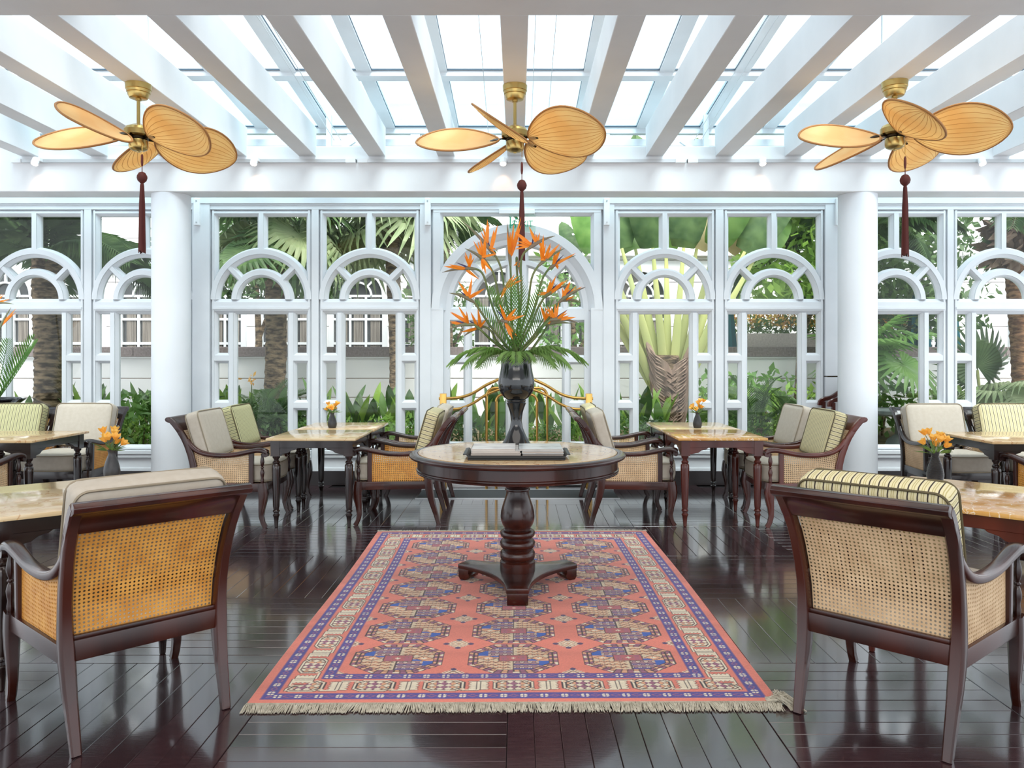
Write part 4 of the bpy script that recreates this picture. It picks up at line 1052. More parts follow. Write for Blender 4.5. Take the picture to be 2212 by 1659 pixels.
def bird(label, J, T, petals, base, group, dep=0., stem_from=None):
    """J: where stem and beak meet, T: tip of the beak, petals: tips of the petals (world points)"""
    o = thing('bird_of_paradise', label, 'flower', tuple(base), 0, group); B = Vector(base)
    j, t = Vector(J) - B, Vector(T) - B
    mid = Vector((j.x * .55, j.y * .6, j.z * .5)); pre = j - (t - j).normalized() * .05 + Vector((0, 0, -.05))
    pts = bez([(0, 0, 0), mid, pre, j], 5); n = len(pts)
    MB().tube(pts, [.0075 - .001 * i / n for i in range(n)], 8).build('stem', STEM, o, smooth=60)
    d = t - j; L = d.length; up = Vector((0, 0, 1)) - d.normalized() * d.normalized().z
    m = MB(); pp = []; ss = []
    for i in range(9):
        q = i / 8; pp.append(j + d * q + up * (.012 * math.sin(PI * q))); h = .030 * (1 - q) ** .75 * min(1, .45 + q * 2.5) + .002; ss.append((h * .62, h))
    m.sweep(pp, ss, n=8, power=2, ref=Vector((0, 1, 0))); m.build('beak', BRACT, o, smooth=60)
    r0 = j + d * .16 + up * .008
    tips = [Vector(p) for p in petals]
    for p in petals: tips.append(r0 + B + (Vector(p) - B - r0) * BOPN.uniform(.62, .92) + Vector((BOPN.uniform(-.022, .022), BOPN.uniform(-.03, .03), BOPN.uniform(-.015, .022))))
    for k, tip in enumerate(tips):
        v = Vector(tip) - B - r0; me = PET[k % 3]
        e = obj('petal', me, o); ln = v.length / (.115, .10, .125)[k % 3]
        e.matrix_local = Matrix.Translation(r0 + d * .04 * (k % len(petals))) @ orient(v) @ Matrix.Diagonal((ln, max(.8, min(ln, 1.1)), 1, 1))
    for k in range(1):
        v = (Vector(petals[0]) - B - r0).lerp(d, .45); e = obj('tongue', TON, o); e.matrix_local = Matrix.Translation(r0) @ orient(v)
def fl_(x, y, d=VD): return at(860 + x / 3.95, 400 + y / 3.95, d)
BG = 'bird of paradise stems in the tall black vase'
BOPS = [
 ('orange bird of paradise at upper left with its beak rising steeply to the left', (835, 610), (530, 290), [(850, 340), (735, 370), (865, 620), (800, 330)], .02),
 ('orange bird of paradise below the upper left one, petals fanned up and down', (765, 670), (570, 540), [(700, 450), (750, 440), (655, 480), (775, 780), (830, 750), (880, 610)], -.10),
 ('orange bird of paradise at far left with a nearly level beak', (665, 715), (375, 745), [(570, 570), (630, 570), (680, 610), (420, 690), (740, 800)], .06),
 ('orange bird of paradise at middle left with beak pointing up left', (650, 1000), (435, 920), [(510, 815), (540, 860), (650, 790), (770, 890), (720, 930)], -.04),
 ('orange bird of paradise at lower left with a level beak', (650, 1190), (440, 1228), [(445, 1085), (530, 1040), (600, 1060), (470, 1160)], -.08),
 ('orange bird of paradise lowest on the left with beak drooping left', (735, 1205), (560, 1290), [(680, 1050), (690, 1090), (790, 1115), (640, 1070), (565, 1240)], .02),
 ('orange bird of paradise with an upright beak at the top centre', (958, 690), (930, 320), [(1050, 270), (990, 340), (960, 420)], .06),
 ('large orange bird of paradise at the top centre, petals spread over the tassel end', (1110, 545), (1340, 432), [(990, 400), (1000, 480), (970, 560), (1020, 520), (1080, 370), (1160, 430), (1200, 580)], -.06),
 ('orange bird of paradise at upper right, beak rising right under tall petals', (1195, 690), (1420, 540), [(1240, 420), (1205, 500), (1285, 500), (1350, 520), (1175, 660)], -.12),
 ('orange bird of paradise right of the upper right one with petals along its beak', (1285, 715), (1515, 600), [(1395, 520), (1330, 560), (1500, 590), (1340, 740)], .04),
 ('orange bird of paradise at middle right with a short tilted beak', (1245, 960), (1440, 855), [(1350, 770), (1440, 810), (1400, 840), (1160, 950)], .0),
 ('orange bird of paradise at far right, long beak rising right', (1365, 1005), (1600, 870), [(1470, 815), (1560, 870), (1380, 890), (1440, 900)], -.06),
 ('orange bird of paradise at lower right with a level beak', (1295, 1150), (1530, 1172), [(1270, 1030), (1330, 1010), (1430, 1060), (1490, 1125), (1210, 1040)], -.10),
 ('orange bird of paradise lowest on the right, petals before the stems', (1235, 1195), (1480, 1180), [(1210, 1020), (1250, 1060), (1290, 1060), (1200, 1160)], .0),
 ('single orange bloom in the middle of the arrangement, fanned to the upper right', (895, 900), (1000, 830), [(1050, 810), (1020, 780), (985, 770), (940, 820), (850, 990)], -.12),
 ('orange bird of paradise low at the front centre, petals like a propeller', (935, 1170), (850, 1172), [(865, 1010), (1005, 1050), (1105, 1105), (990, 1320), (1030, 1290)], -.17),
 ('small orange bloom hanging behind the top centre stems', (1020, 640), (1045, 780), [(1040, 760), (985, 680), (1030, 700)], .10),
 ('closed bird of paradise bud at far right under the long beak', (1395, 985), (1560, 1003), [(1500, 985), (1460, 960)], .10)]
for i, (lab, j, t, ps, dep) in enumerate(BOPS):
    d = VD + dep; a = 2 * PI * i / len(BOPS)
    base = (VM.x + .04 * math.cos(a) + ((j[0] - 1010) / 3.95 / 354) * .10, VM.y + .04 * math.sin(a), VM.z)
    bird(lab, fl_(*j, d), fl_(*t, d + BOPN.uniform(-.06, .06)), [fl_(*p, d + BOPN.uniform(-.07, .05)) for p in ps], base, BG)

# feather fronds: leaflets along a curved rib
def frond_mesh(L, n, leaf, wd, droop=.35, rise=.5, m=None, taper=True, vee=.35, seed=0, name='frond', sag=.5):
    rn = random.Random(seed); b = MB(); pts = []
    for i in range(n + 1):
        t = i / n; pts.append(Vector((L * t * (1 - .12 * t), 0, rise * L * t - droop * L * t * t)))
    b.tube(pts[::2] if n > 16 else pts, [.006 * L * (1 - .8 * i / (len(pts[::2]) if n > 16 else len(pts))) + .0012 for i in range(len(pts[::2]) if n > 16 else len(pts))], 5)
    for i in range(2, n + 1):
        t = i / n; p = pts[i]; tg = (pts[i] - pts[i - 1]).normalized()
        l = leaf * (math.sin(PI * min(1, .12 + .86 * t)) ** .6) * rn.uniform(.85, 1.1)
        for s in (-1, 1):
            d = (tg * (.55 + .5 * t) + Vector((0, s, 0)) * 1.0 + Vector((0, 0, vee))).normalized()
            side = d.cross(Vector((0, 0, 1))).normalized(); tip = p + d * l + Vector((0, 0, -sag * l * rn.uniform(.5, 1))); mid = p + d * l * .5
            b.add([p - side * wd * .2, p + side * wd * .2, mid + side * wd * .5, tip, mid - side * wd * .5], [(0, 1, 2, 3, 4)])
    return b.mesh(name, m, smooth=0)
UPF = frond_mesh(.40, 22, .13, .010, .05, .9, FROND, vee=.75, seed=4, sag=.0)
COLF = frond_mesh(.40, 18, .135, .0070, .55, .30, FRONDL, vee=.15, seed=5, sag=.55)
FG = 'palm fronds in the tall black vase'
for az, el, sc, lab in ((R(-100), -24, .95, 'front one, before the stems'), (R(-60), -12, .95, 'front right one'), (R(-125), -14, .95, 'front left one'), (R(40), -8, .9, 'one to the back right'), (R(150), -8, .9, 'one to the back left'), (R(80), -40, 1.0, 'rearmost one')):
    o = obj('palm_frond', UPF, None, (VM.x + .03 * math.cos(az), VM.y + .03 * math.sin(az), VM.z)); o.rotation_euler = (0, R(el), az); o.scale = (sc,) * 3
    tag(o, 'upright palm frond among the tall vase stems, the ' + lab, 'palm frond', FG)
for az, sc, tilt, lab in ((R(182), 1.02, -4, 'longest one to the left'), (R(205), .85, 2, 'one drooping to the front left'), (R(-8), 1.05, -6, 'longest one to the right'), (R(-25), .85, 2, 'one drooping to the front right'), (R(-90), .46, 10, 'short one hanging straight to the front'), (R(-118), .45, 8, 'short one hanging just left of front'), (R(-62), .45, 8, 'short one hanging just right of front'),
    (R(-150), .62, 6, 'middling one to the left front'), (R(-35), .62, 6, 'middling one to the right front'), (R(90), .8, 4, 'one straight behind'), (R(135), .8, 4, 'one behind to the left'), (R(45), .8, 4, 'one behind to the right')):
    o = obj('palm_frond', COLF, None, (VM.x + .05 * math.cos(az), VM.y + .05 * math.sin(az), VM.z + .025)); o.rotation_euler = (0, R(tilt), az); o.scale = (sc,) * 3
    tag(o, 'green palm frond over the tall vase rim, ' + lab, 'palm frond', 'palm fronds collaring the tall black vase')

# second arrangement at the left edge
p2 = thing('pedestal_stand', 'dark pedestal stand by the far left window under a black bowl', 'stand', (-5.28, 7.95, 0))
MB().lathe([(.22, 0), (.22, .03), (.05, .06), (.04, .60), (.20, .70), (.22, .72)], 28).build('stand', DARKW, p2, smooth=35)
b2 = thing('bowl', 'wide black footed bowl vase at the left edge before the window', 'vase', (-5.28, 7.95, .722))
MB().lathe([(.02, 0), (.11, 0), (.10, .02), (.06, .06), (.09, .11), (.19, .16), (.25, .205), (.275, .225), (.27, .235), (.24, .225), (.15, .16)], 40).build('body', CERAM, b2, smooth=45)
B2 = Vector((-5.28, 7.95, .90)); G2 = 'bird of paradise stems in the left edge bowl'
bird('orange bird of paradise at the left edge with its grey beak rising right', at(-4, 716, 7.9), at(24, 664, 7.9), [at(36, 666, 7.9), at(33, 676, 7.9), at(27, 682, 7.9)], B2, G2)
bird('orange bird of paradise at the left edge, the upper one with a level beak', at(-20, 656, 7.9), at(30, 657, 7.9), [at(10, 636, 7.9), at(2, 640, 7.9), at(20, 646, 7.9)], B2 + Vector((.02, 0, 0)), G2)
for az, sc, lab in ((R(0), 1.6, 'reaching right'), (R(-40), 1.5, 'reaching front right'), (R(40), 1.5, 'reaching back right'), (R(-90), 1.4, 'reaching to the front')):
    o = obj('palm_frond', UPF, None, (B2.x, B2.y, B2.z)); o.rotation_euler = (0, R(-16), az); o.scale = (sc,) * 3
    tag(o, 'green palm frond in the black bowl at the left edge, ' + lab, 'palm frond', 'palm fronds in the left edge bowl')

# small vases with amber lilies
def bud_vase(label, flab, loc, ribs, lean=0., h=.145):
    v = thing('bud_vase', label, 'vase', loc, 0, 'small black vases on the tables')
    k = h / .145; pr = [(.006, 0), (.030, 0), (.036, .006), (.040, .025), (.041, .040), (.038, .060), (.031, .085), (.022, .108), (.017, .122), (.018, .132), (.022, .143), (.019, .1445), (.014, .125), (.010, .10)]
    if ribs:
        q = []; z = 0
        for i in range(60):
            zz = .145 * i / 59; r = interp([(b, a) for a, b in pr[1:11]], zz); q.append((r + .0011 * math.cos(i * PI), zz))
        pr = [(.006, 0)] + q + [(.018, .1445), (.012, .12)]
    MB().lathe([(a * (.94 + .06 * k), b * k) for a, b in pr], 28).build('body', CERAMM, v, smooth=60)
    f = thing('lily_bouquet', flab, 'flowers', (loc[0], loc[1], loc[2] + h - .03), 0, 'amber lilies in the small vases')
    rn = random.Random(int(abs(loc[0] * 100))); st = MB()
    heads = []
    for i in range(9):
        a = 2 * PI * i / 9 + rn.random(); r = .044 * math.sqrt(rn.random()) + .008; z = .060 + rn.random() * .085 - r * .3
        P = Vector((r * math.cos(a), r * math.sin(a), z)); heads.append(P); st.tube([(0, 0, 0), P * .5 + Vector((0, 0, .012)), P], .0018, 5)
    st.build('stems', STEM, f)
    for P in heads:
        m = MB(); ax = (P - Vector((0, 0, .0))).normalized(); M = orient(ax, (.3, .5, .8))
        for k2 in range(6):
            a = 2 * PI * k2 / 6; vs = []; fs = []
            for i in range(5):
                t = i / 4; rr = .004 + .023 * t ** 1.3; x = .042 * t - .010 * t ** 3; hh = .0125 * math.sin(PI * min(.98, .12 + t * .86))
                c = Vector((x, rr * math.cos(a), rr * math.sin(a))); sd = Vector((0, -math.sin(a), math.cos(a))) * hh
                vs += [c - sd, c + sd]
            fs = [(2 * i, 2 * i + 1, 2 * i + 3, 2 * i + 2) for i in range(4)]
            m.add([P + (M @ q) for q in vs], fs)
        m.build('flower', YELLOWO, f, smooth=80)
    lf = MB()
    for i in range(14):
        a = 2 * PI * i / 14 + rn.random() * .4; d = Vector((math.cos(a), math.sin(a), .25 + rn.random() * .8)).normalized(); s = d.cross(Vector((0, 0, 1))).normalized(); p = Vector((0, 0, .015)) + d * .02; l = .065 + rn.random() * .035
        lf.add([p, p + d * l * .45 + s * .010, p + d * l + Vector((0, 0, -.012)), p + d * l * .45 - s * .010], [(0, 1, 2, 3)])
    lf.build('leaves', LEAFM, f, smooth=0)
TT = .7222
bud_vase('small charcoal vase on the foreground left table', 'amber lilies in the vase on the foreground left table', (-2.15, 4.17, TT), False, h=.155)
bud_vase('small ribbed black vase on the foreground amber table at right', 'amber lilies in the vase on the foreground right table', (2.155, 4.06, TT), True, h=.155)
bud_vase('small charcoal vase on the joined marble tables left of the rug', 'amber lilies in the vase on the tables left of the rug', (-1.70, 7.22, TT), False)
bud_vase('small charcoal vase on the joined marble tables right of the rug', 'amber lilies in the vase on the tables right of the rug', (1.65, 7.22, TT), False)

# ------------------------------------------------------------------ garden and neighbouring wing outside
gr = MB().box(-16, 16, 8.62, 22, -.3, .30).build('ground', SOIL); tag(gr, kind='structure')
GZ = .30
fw = struct('garden_wall'); Wd = 12.0
for i, (z0, z1) in enumerate(((.30, .755), (.768, 1.045), (1.058, 1.36))):
    MB().box(-14, 14, Wd, Wd + .25, z0, z1).build('wall_course', FACADE, fw, bevel=.006, bseg=1)
MB().box(-14, 14, Wd + .03, Wd + .25, .3, 1.36).build('joint', GRANITEP, fw)
xs_ = [-14 + 1.02 * k for k in range(28)]
for k, x in enumerate(xs_[:-1]):
    MB().box(x + .003, xs_[k + 1] - .003, Wd - .05, Wd + .28, 1.385, 1.535).build('coping_stone', GRANITE, fw, bevel=.006, bseg=1)
MB().box(-14, 14, Wd - .03, Wd + .26, 1.36, 1.385).build('bed_mould', FACADE, fw)
# planter with orange bedding flowers behind the wall at right
pl = thing('flower_planter', 'long pink granite planter of orange flowers above the garden wall at right', 'planter', (4.4, 12.9, .3))
MB().box(-1.2, 2.2, 0, .5, 1.0, 1.47).build('planter_box', GRANITEP, pl, bevel=.01)
MB().box(-1.2, 2.2, .02, .45, 0, 1.0).build('plinth', FACADE, pl)
def leaf_cloud(n, box, size, seed, flat=.5):
    rn = np.random.RandomState(seed); b = MB()
    for i in range(n):
        c = Vector([rn.uniform(-1, 1) * box[k] for k in range(3)])
        d = Vector(rn.randn(3)).normalized(); u = d.cross(Vector(rn.randn(3))).normalized(); s = size * rn.uniform(.6, 1.3)
        b.add([c, c + d * s * .5 + u * s * .22, c + d * s, c + d * s * .5 - u * s * .22], [(0, 1, 2, 3)])
    return b
o = leaf_cloud(1500, (1.7, .2, .14), .10, 3).build('foliage', LEAFM, pl, (.5, .25, 1.6), smooth=0); o['kind'] = 'stuff'
o = leaf_cloud(1300, (1.7, .24, .12), .085, 4).build('blossom', FLOWERB, pl, (.5, .20, 1.70), smooth=0); o['kind'] = 'stuff'

bd = tag(struct('neighbour_building'), 'white neighbouring wing with tall curtained windows behind the garden wall', 'building', kind='thing'); BY = 15.0
for i in range(12):
    z0 = .3 + .42 * i
    MB().box(-15, 15, BY, BY + .3, z0, z0 + .405).build('wall_course', FACADE, bd)
MB().box(-15, 15, BY + .05, BY + .3, .3, 5.3).build('core_wall', GRANITEP, bd)
MB().box(-15, 15, BY - .25, BY + .3, 5.2, 5.5).box(-15, 15, BY - .15, BY + .3, 3.3, 3.42).build('cornice', FACADE, bd)
def far_window(x):
    z0, z1, w_ = 1.1, 2.55, .46; f = MB(); y = BY - .05
    f.box(x - w_ - .09, x - w_, y - .02, BY + .05, z0, z1).box(x + w_, x + w_ + .09, y - .02, BY + .05, z0, z1)
    for z in (z0, 1.62, 2.08, z1 - .03): f.box(x - w_, x + w_, y, BY + .02, z, z + .045)
    for q in (-.15, .15): f.box(x + q - .022, x + q + .022, y - .006, BY + .02, z0, z1)
    n = 18
    for R_, t in ((.50, .09), (.25, .035)):
        poly = [(x + (R_ + t / 2) * math.cos(PI * k / n), z1 + (R_ + t / 2) * math.sin(PI * k / n)) for k in range(n + 1)] + [(x + (R_ - t / 2) * math.cos(PI - PI * k / n), z1 + (R_ - t / 2) * math.sin(PI - PI * k / n)) for k in range(n + 1)]
        for k in range(n):
            a, b, c, d = poly[k], poly[k + 1], poly[-2 - k], poly[-1 - k]
            f.prism([a, b, c, d], lambda p: (p[0], y - .02, p[1]), lambda p: (p[0], BY + .03, p[1]))
    for k in range(1, 4):
        a = PI * k / 4; f.sweep([(x + .25 * math.cos(a), y + .02, z1 + .25 * math.sin(a)), (x + .48 * math.cos(a), y + .02, z1 + .48 * math.sin(a))], [(.06, .035)] * 2, n=4, ref=(0, 1, 0))
    fr = f.build('window', WHITE, bd, smooth=0)
    g = MB(); g.box(x - w_, x + w_, BY - .012, BY - .002, z0, z1); g.prism([(x + .5 * math.cos(PI * k / n), z1 + .5 * math.sin(PI * k / n)) for k in range(n + 1)], lambda p: (p[0], BY - .012, p[1]), lambda p: (p[0], BY - .002, p[1]))
    g.build('pane', DARKGL, fr)
    c = MB()
    for q in (-.30, .0, .32):
        for k in range(7):
            xx = x + q + (k - 3) * .026; c.tube([(xx, BY - .022, z0 + .05), (xx + .004, BY - .022, z1)], .015, 5)
    c.build('curtain', CURTAIN, fr)
for k in range(-8, 3): far_window(-.35 + k * 1.34)
far_window(7.75); far_window(9.9)

def trunk(parent, h, r, m, lean=(0, 0), rings=26, r1=None):
    pts = []; sz = []; r1 = r1 or r; n = rings * 2
    for i in range(n + 1):
        t = i / n; pts.append((lean[0] * t + .03 * math.sin(t * 5), lean[1] * t, h * t)); rr = r + (r1 - r) * t + (.035 * r if i % 2 else -.015 * r) + .03 * r * math.sin(i * 1.7) + (.35 * r * max(0, 1 - t * 7)); sz.append((2 * rr, 2 * rr))
    return MB().sweep(pts, sz, n=14, power=2).build('trunk', m, parent, smooth=30)
PALMF = [frond_mesh(1.9, 44, .50, .030, .62, .62, LEAFD, vee=.10, seed=s, sag=.55) for s in (1, 2, 3)]
def fan_leaf_mesh(rad, n, m, seed, spread=2.6, droop=.35, stalk=.8):
    rn = random.Random(seed); b = MB()
    b.tube([(-stalk, 0, -.10 * stalk), (-stalk * .5, 0, .02), (0, 0, 0)], [.016, .012, .010], 6)
    for i in range(n):
        a = -spread + 2 * spread * i / (n - 1); l = rad * (.78 + .22 * math.cos(a * .6)) * rn.uniform(.92, 1.05); d = Vector((math.cos(a), math.sin(a), 0)); s = Vector((-d.y, d.x, 0)); w_ = l * spread / n * .60
        mid = d * l * .55 + Vector((0, 0, .05 * rad)); q3 = d * l * .82 + Vector((0, 0, -.02 * rad - droop * rad * .3)); tip = d * l * .98 + Vector((0, 0, -droop * rad * rn.uniform(.7, 1.3)))
        up = Vector((0, 0, w_ * .45))
        b.add([(0, 0, 0), mid - s * w_, mid + up, mid + s * w_, q3 - s * w_ * .55, q3 + up * .3, q3 + s * w_ * .55, tip], [(0, 1, 2), (0, 2, 3), (1, 4, 5, 2), (2, 5, 6, 3), (4, 7, 5), (5, 7, 6)])
    return b.mesh('fan_leaf', m, smooth=0)
FANL = [fan_leaf_mesh(.75, 30, LEAFP, s) for s in (1, 2)]; FAND = [fan_leaf_mesh(.75, 30, LEAFD, s, droop=.25) for s in (3, 4)]; FANM = [fan_leaf_mesh(.70, 28, LEAFM, s, droop=.12) for s in (5, 6)]
FANDRY = fan_leaf_mesh(.7, 26, LEAFDRY, 9, droop=.7)
def crown(parent, zc, meshes, n, name, seed, lo=-.5, hi=.9, sc=1., off=(0, 0), rad=0.12):
    rn = random.Random(seed)
    for i in range(n):
        az = 2 * PI * i / n + rn.uniform(-.25, .25); el = rn.uniform(lo, hi); s = sc * rn.uniform(.85, 1.12)
        e = obj(name, meshes[i % len(meshes)], parent)
        e.matrix_local = Matrix.Translation((off[0] + rad * math.cos(az), off[1] + rad * math.sin(az), zc)) @ Matrix.Rotation(az, 4, 'Z') @ Matrix.Rotation(-el, 4, 'Y') @ Matrix.Rotation(rn.uniform(-.5, .5), 4, 'X') @ Matrix.Scale(s, 4)
def fan_crown(parent, zc, meshes, n, seed, off=(0, 0), reach=(.5, .9), lo=-.7, hi=.9, sc=1.):
    rn = random.Random(seed)
    for i in range(n):
        az = 2 * PI * i / n + rn.uniform(-.3, .3); el = rn.uniform(lo, hi); r = rn.uniform(*reach); s = sc * rn.uniform(.85, 1.15)
        p = Vector((off[0] + r * math.cos(az) * math.cos(el), off[1] + r * math.sin(az) * math.cos(el), zc + r * math.sin(el)))
        e = obj('fan_leaf', meshes[i % len(meshes)], parent); e.matrix_local = Matrix.Translation(p) @ Matrix.Rotation(az, 4, 'Z') @ Matrix.Rotation(-el + .5 + rn.uniform(-.3, .3), 4, 'Y') @ Matrix.Scale(s, 4)
# palms
t1 = thing('palm_tree', 'thick rough palm trunk outside the far left window with dark feather fronds', 'palm tree', (-5.98, 10.0, GZ))
trunk(t1, 2.35, .185, BARK, (.05, 0), 40); crown(t1, 2.35, PALMF, 19, 'palm_frond', 21, -.35, 1.1, .95)
t2 = thing('palm_tree', 'slender leaning palm trunk outside the window right of the left column', 'palm tree', (-3.30, 10.5, GZ))
trunk(t2, 2.75, .135, BARK, (.12, 0), 30); fan_crown(t2, 2.75, FANL + FAND, 20, 31, (.12, 0), (.35, .8), -.6, .9)
t3 = thing('palm_tree', 'pale fan palm outside the window left of the glazed door', 'palm tree', (-1.75, 11.2, GZ))
trunk(t3, 2.9, .10, BARK, (.0, 0), 30); fan_crown(t3, 2.9, FANL, 16, 33, (0, 0), (.35, .85), -.6, .9, 1.1)
t4 = thing('palm_tree', 'ringed brown palm trunk outside the far right window', 'palm tree', (6.72, 10.4, GZ))
trunk(t4, 3.0, .17, BARKR, (-.10, 0), 34); crown(t4, 2.95, PALMF, 14, 'palm_frond', 23, -.5, .8, .9, (-.1, 0))
fb = leaf_cloud(500, (.24, .24, .35), .30, 8).build('fibre_skirt', FIBRE, t4, (-.1, 0, 2.7), smooth=0); fb['kind'] = 'stuff'
t5 = thing('palm_tree', 'feather palm with fronds over the glazed door, left side', 'palm tree', (-1.15, 12.6, GZ))
trunk(t5, 3.2, .09, BARK); crown(t5, 3.2, PALMF, 11, 'palm_frond', 25, -.6, .5, .75)
t6 = thing('palm_tree', 'feather palm among the leaves right of the right column', 'palm tree', (4.55, 11.3, GZ))
trunk(t6, 2.9, .10, BARK, (.1, 0)); crown(t6, 2.9, PALMF, 13, 'palm_frond', 27, -.6, .6, .85)

# traveller's palm
tp = thing('traveller_palm', 'large traveller palm with a fan of yellow green stalks right of the glazed door', 'palm tree', (1.98, 10.3, GZ))
def banana_mesh(L, wd, m, seed, droop=.3):
    rn = random.Random(seed); b = MB(); n, k = 22, 4; vs = []; fs = []
    for i in range(n + 1):
        t = i / n; h = wd / 2 * (math.sin(PI * min(1, .06 + .94 * t) ** .8) ** .5 if t < 1 else .03)
        for j in range(-k, k + 1):
            f = j / k; vs.append((L * t, h * f, -droop * L * t * t - .10 * wd * abs(f) ** 1.5 + .03 * wd * math.sin(i * 2.6 + j) * abs(f) + rn.uniform(-.006, .006)))
    q = 2 * k + 1
    for i in range(n):
        for j in range(2 * k):
            if i > 2 and rn.random() < .05 and j in (0, 1, 2 * k - 1): continue
            a = i * q + j; fs.append((a, a + 1, a + q + 1, a + q))
    b.add(vs, fs); me = b.mesh('leaf_blade', m, smooth=80); return me
BAN = [banana_mesh(1.7, .62, LEAFD, 1), banana_mesh(1.7, .60, LEAFM, 2, .45), banana_mesh(1.5, .55, LEAFDRY, 3, .7)]
rib = MB().tube([(0, 0, .008), (.8, 0, -.14), (1.65, 0, -.80)], [.02, .014, .004], 6).mesh('midrib', STALK)
for i in range(13):
    a = R(-30 + 4.9 * i); d = Vector((math.sin(a), .03 * (-1) ** i, math.cos(a))); L = 2.05
    b0 = Vector((.10 * math.sin(a) * 3, -.02 * (i % 2), .42 + .03 * abs(i - 6))); tip = b0 + d * L + Vector((.10 * math.sin(a) * abs(math.sin(a)), 0, 0))
    m = MB(); m.sweep([b0 - d * .3, b0 + d * .4, b0 + d * 1.0, tip], [(.15, .06), (.125, .05), (.105, .045), (.04, .03)], n=8, power=3, ref=(1, 0, 0)); st = m.build('leaf_stalk', STALK, tp, smooth=60)
    e = obj('leaf_blade', BAN[(0, 1, 0, 0, 1, 0, 1, 0, 2, 1, 2, 0, 1)[i]], st); e.matrix_local = Matrix.Translation(tip) @ orient((math.sin(a) * (.45 if i < 4 else 1.3), (.25, -.35, .15, -.2)[i % 4], .75), (0, -1, .2)) @ Matrix.Scale((.4, .55, .7, .8, .82, .82, .82, .82, .82, .82, .8, .75, .7)[i], 4)
    mr = obj('midrib', rib, st); mr.matrix_local = e.matrix_local.copy()
for i in range(48):
    s = -1 if i % 2 else 1; t = i / 48; z = .0 + .95 * t; rn = random.Random(i); out = .20 + .13 * t
    m = MB(); fr_ = -.10 - .10 * (1 - t)
    pts = bez([(-s * .16, fr_ + .03 + rn.uniform(-.03, .02), z - .20), (s * .02, fr_ - .05 + rn.uniform(-.02, .02), z - .02), (s * out * .6, fr_ + .01, z + .16), (s * out, fr_ + .10 + rn.uniform(-.04, .06), z + .40 + rn.random() * .12)], 3)
    m.sweep(pts, [(.17 * (1 - .72 * k / 9), .035) for k in range(len(pts))], n=6, power=2, ref=(.5 * s, .15, .8)); m.build('leaf_base', FIBRE, tp, smooth=60)
trunk(tp, 1.1, .16, BARK, (0, 0), 10)

# leafy trees behind
for lab, x, y, z, box, n, m, sz, sd in (
    ('bright green leafy tree outside the window left of the right column', 4.12, 11.6, 2.95, (.8, .7, .75), 1500, LEAFB, .20, 1),
    ('dense green leafy tree outside the window right of the right column', 5.30, 12.7, 3.05, (1.05, .8, .95), 2600, LEAFM, .18, 2),
    ('dark leafy tree outside the far right window', 6.45, 12.8, 2.8, (1.0, .7, 1.0), 2000, LEAFD, .18, 3),
    ('dark leafy tree behind the left fan palms', -4.3, 12.9, 3.0, (1.5, .6, .75), 2400, LEAFD, .18, 4),
    ('pale leafy tree behind the glazed door, right side', .95, 13.8, 2.35, (.55, .4, .75), 700, LEAFM, .15, 6),
    ('small leafy tree behind the window left of the glazed door', -1.35, 13.4, 2.1, (.55, .4, .5), 600, LEAFM, .14, 5)):
    t = thing('leafy_tree', lab, 'tree', (x, y, GZ)); MB().tube([(0, 0, 0), (.06, 0, (z - GZ) * .5), (0, 0, z - GZ)], [.07, .055, .03], 8).tube([(.05, 0, (z - GZ) * .5), (.45, 0, (z - GZ) * .9)], [.04, .02], 6).build('trunk', BARK, t)
    o = leaf_cloud(n, box, sz, sd).build('crown', m, t, (0, 0, z - GZ), smooth=0); o['kind'] = 'stuff'

# canna plants along the bed
def canna_leaf(L, wd, m, seed):
    b = MB(); n = 8; vs = []; fs = []
    for i in range(n + 1):
        t = i / n; h = wd / 2 * (math.sin(PI * (.08 + .92 * t)) ** .8 if t < 1 else .01); vs += [(.10 * L * t * t, -h, L * t), (.10 * L * t * t - h * .3, 0, L * t), (.10 * L * t * t, h, L * t)]
    for i in range(n):
        for j in range(2): a = i * 3 + j; fs.append((a, a + 1, a + 4, a + 3))
    return b.add(vs, fs).mesh('leaf', m, smooth=80)
CAN = [canna_leaf(.42, .11, LEAFM, 1), canna_leaf(.36, .12, LEAFD, 2), canna_leaf(.40, .10, LEAFB, 3)]
can_stem = MB().tube([(0, 0, 0), (0, 0, .34)], .009, 6).mesh('stem', STEM); can_fl = leaf_cloud(14, (.03, .03, .05), .075, 2).mesh('blossom', YELLOWO, smooth=0)
crn = random.Random(9)
def canna(x, y, sc, flower=False, lab='broad leaved green canna plant in the bed outside the windows', group='canna plants in the garden bed'):
    c = thing('canna_plant', lab, 'plant', (x, y, GZ), crn.random() * 6, group)
    obj('stem', can_stem, c, None, None, (sc,) * 3)
    for k in range(6):
        az = k * 2.4 + crn.random(); e = obj('leaf', CAN[crn.randrange(3)], c)
        e.matrix_local = Matrix.Translation((0, 0, (.03 + .045 * k) * sc)) @ Matrix.Rotation(az, 4, 'Z') @ Matrix.Translation((.03, 0, 0)) @ Matrix.Rotation(R(crn.uniform(8, 30)), 4, 'Y') @ Matrix.Scale(sc * crn.uniform(.85, 1.15), 4)
    if flower:
        MB().tube([(0, 0, .3), (0, 0, .78)], .006, 5).build('flower_stalk', STEM, c); obj('blossom', can_fl, c, (0, 0, .80))
for i in range(46):
    x = -6.2 + 8.0 * i / 45 + crn.uniform(-.07, .07)
    if -3.6 < x < -2.75 and i % 2: continue
    canna(x, 9.6 + crn.uniform(0, .9), crn.uniform(1.0, 1.4) if x < -2.9 or x > .9 else crn.uniform(.95, 1.25))
for x, y in ((-3.62, 10.15), (-3.38, 10.0)): canna(x, y, 1.15, True, 'canna plant with an amber flower outside the window right of the left column', 'flowering canna plants')
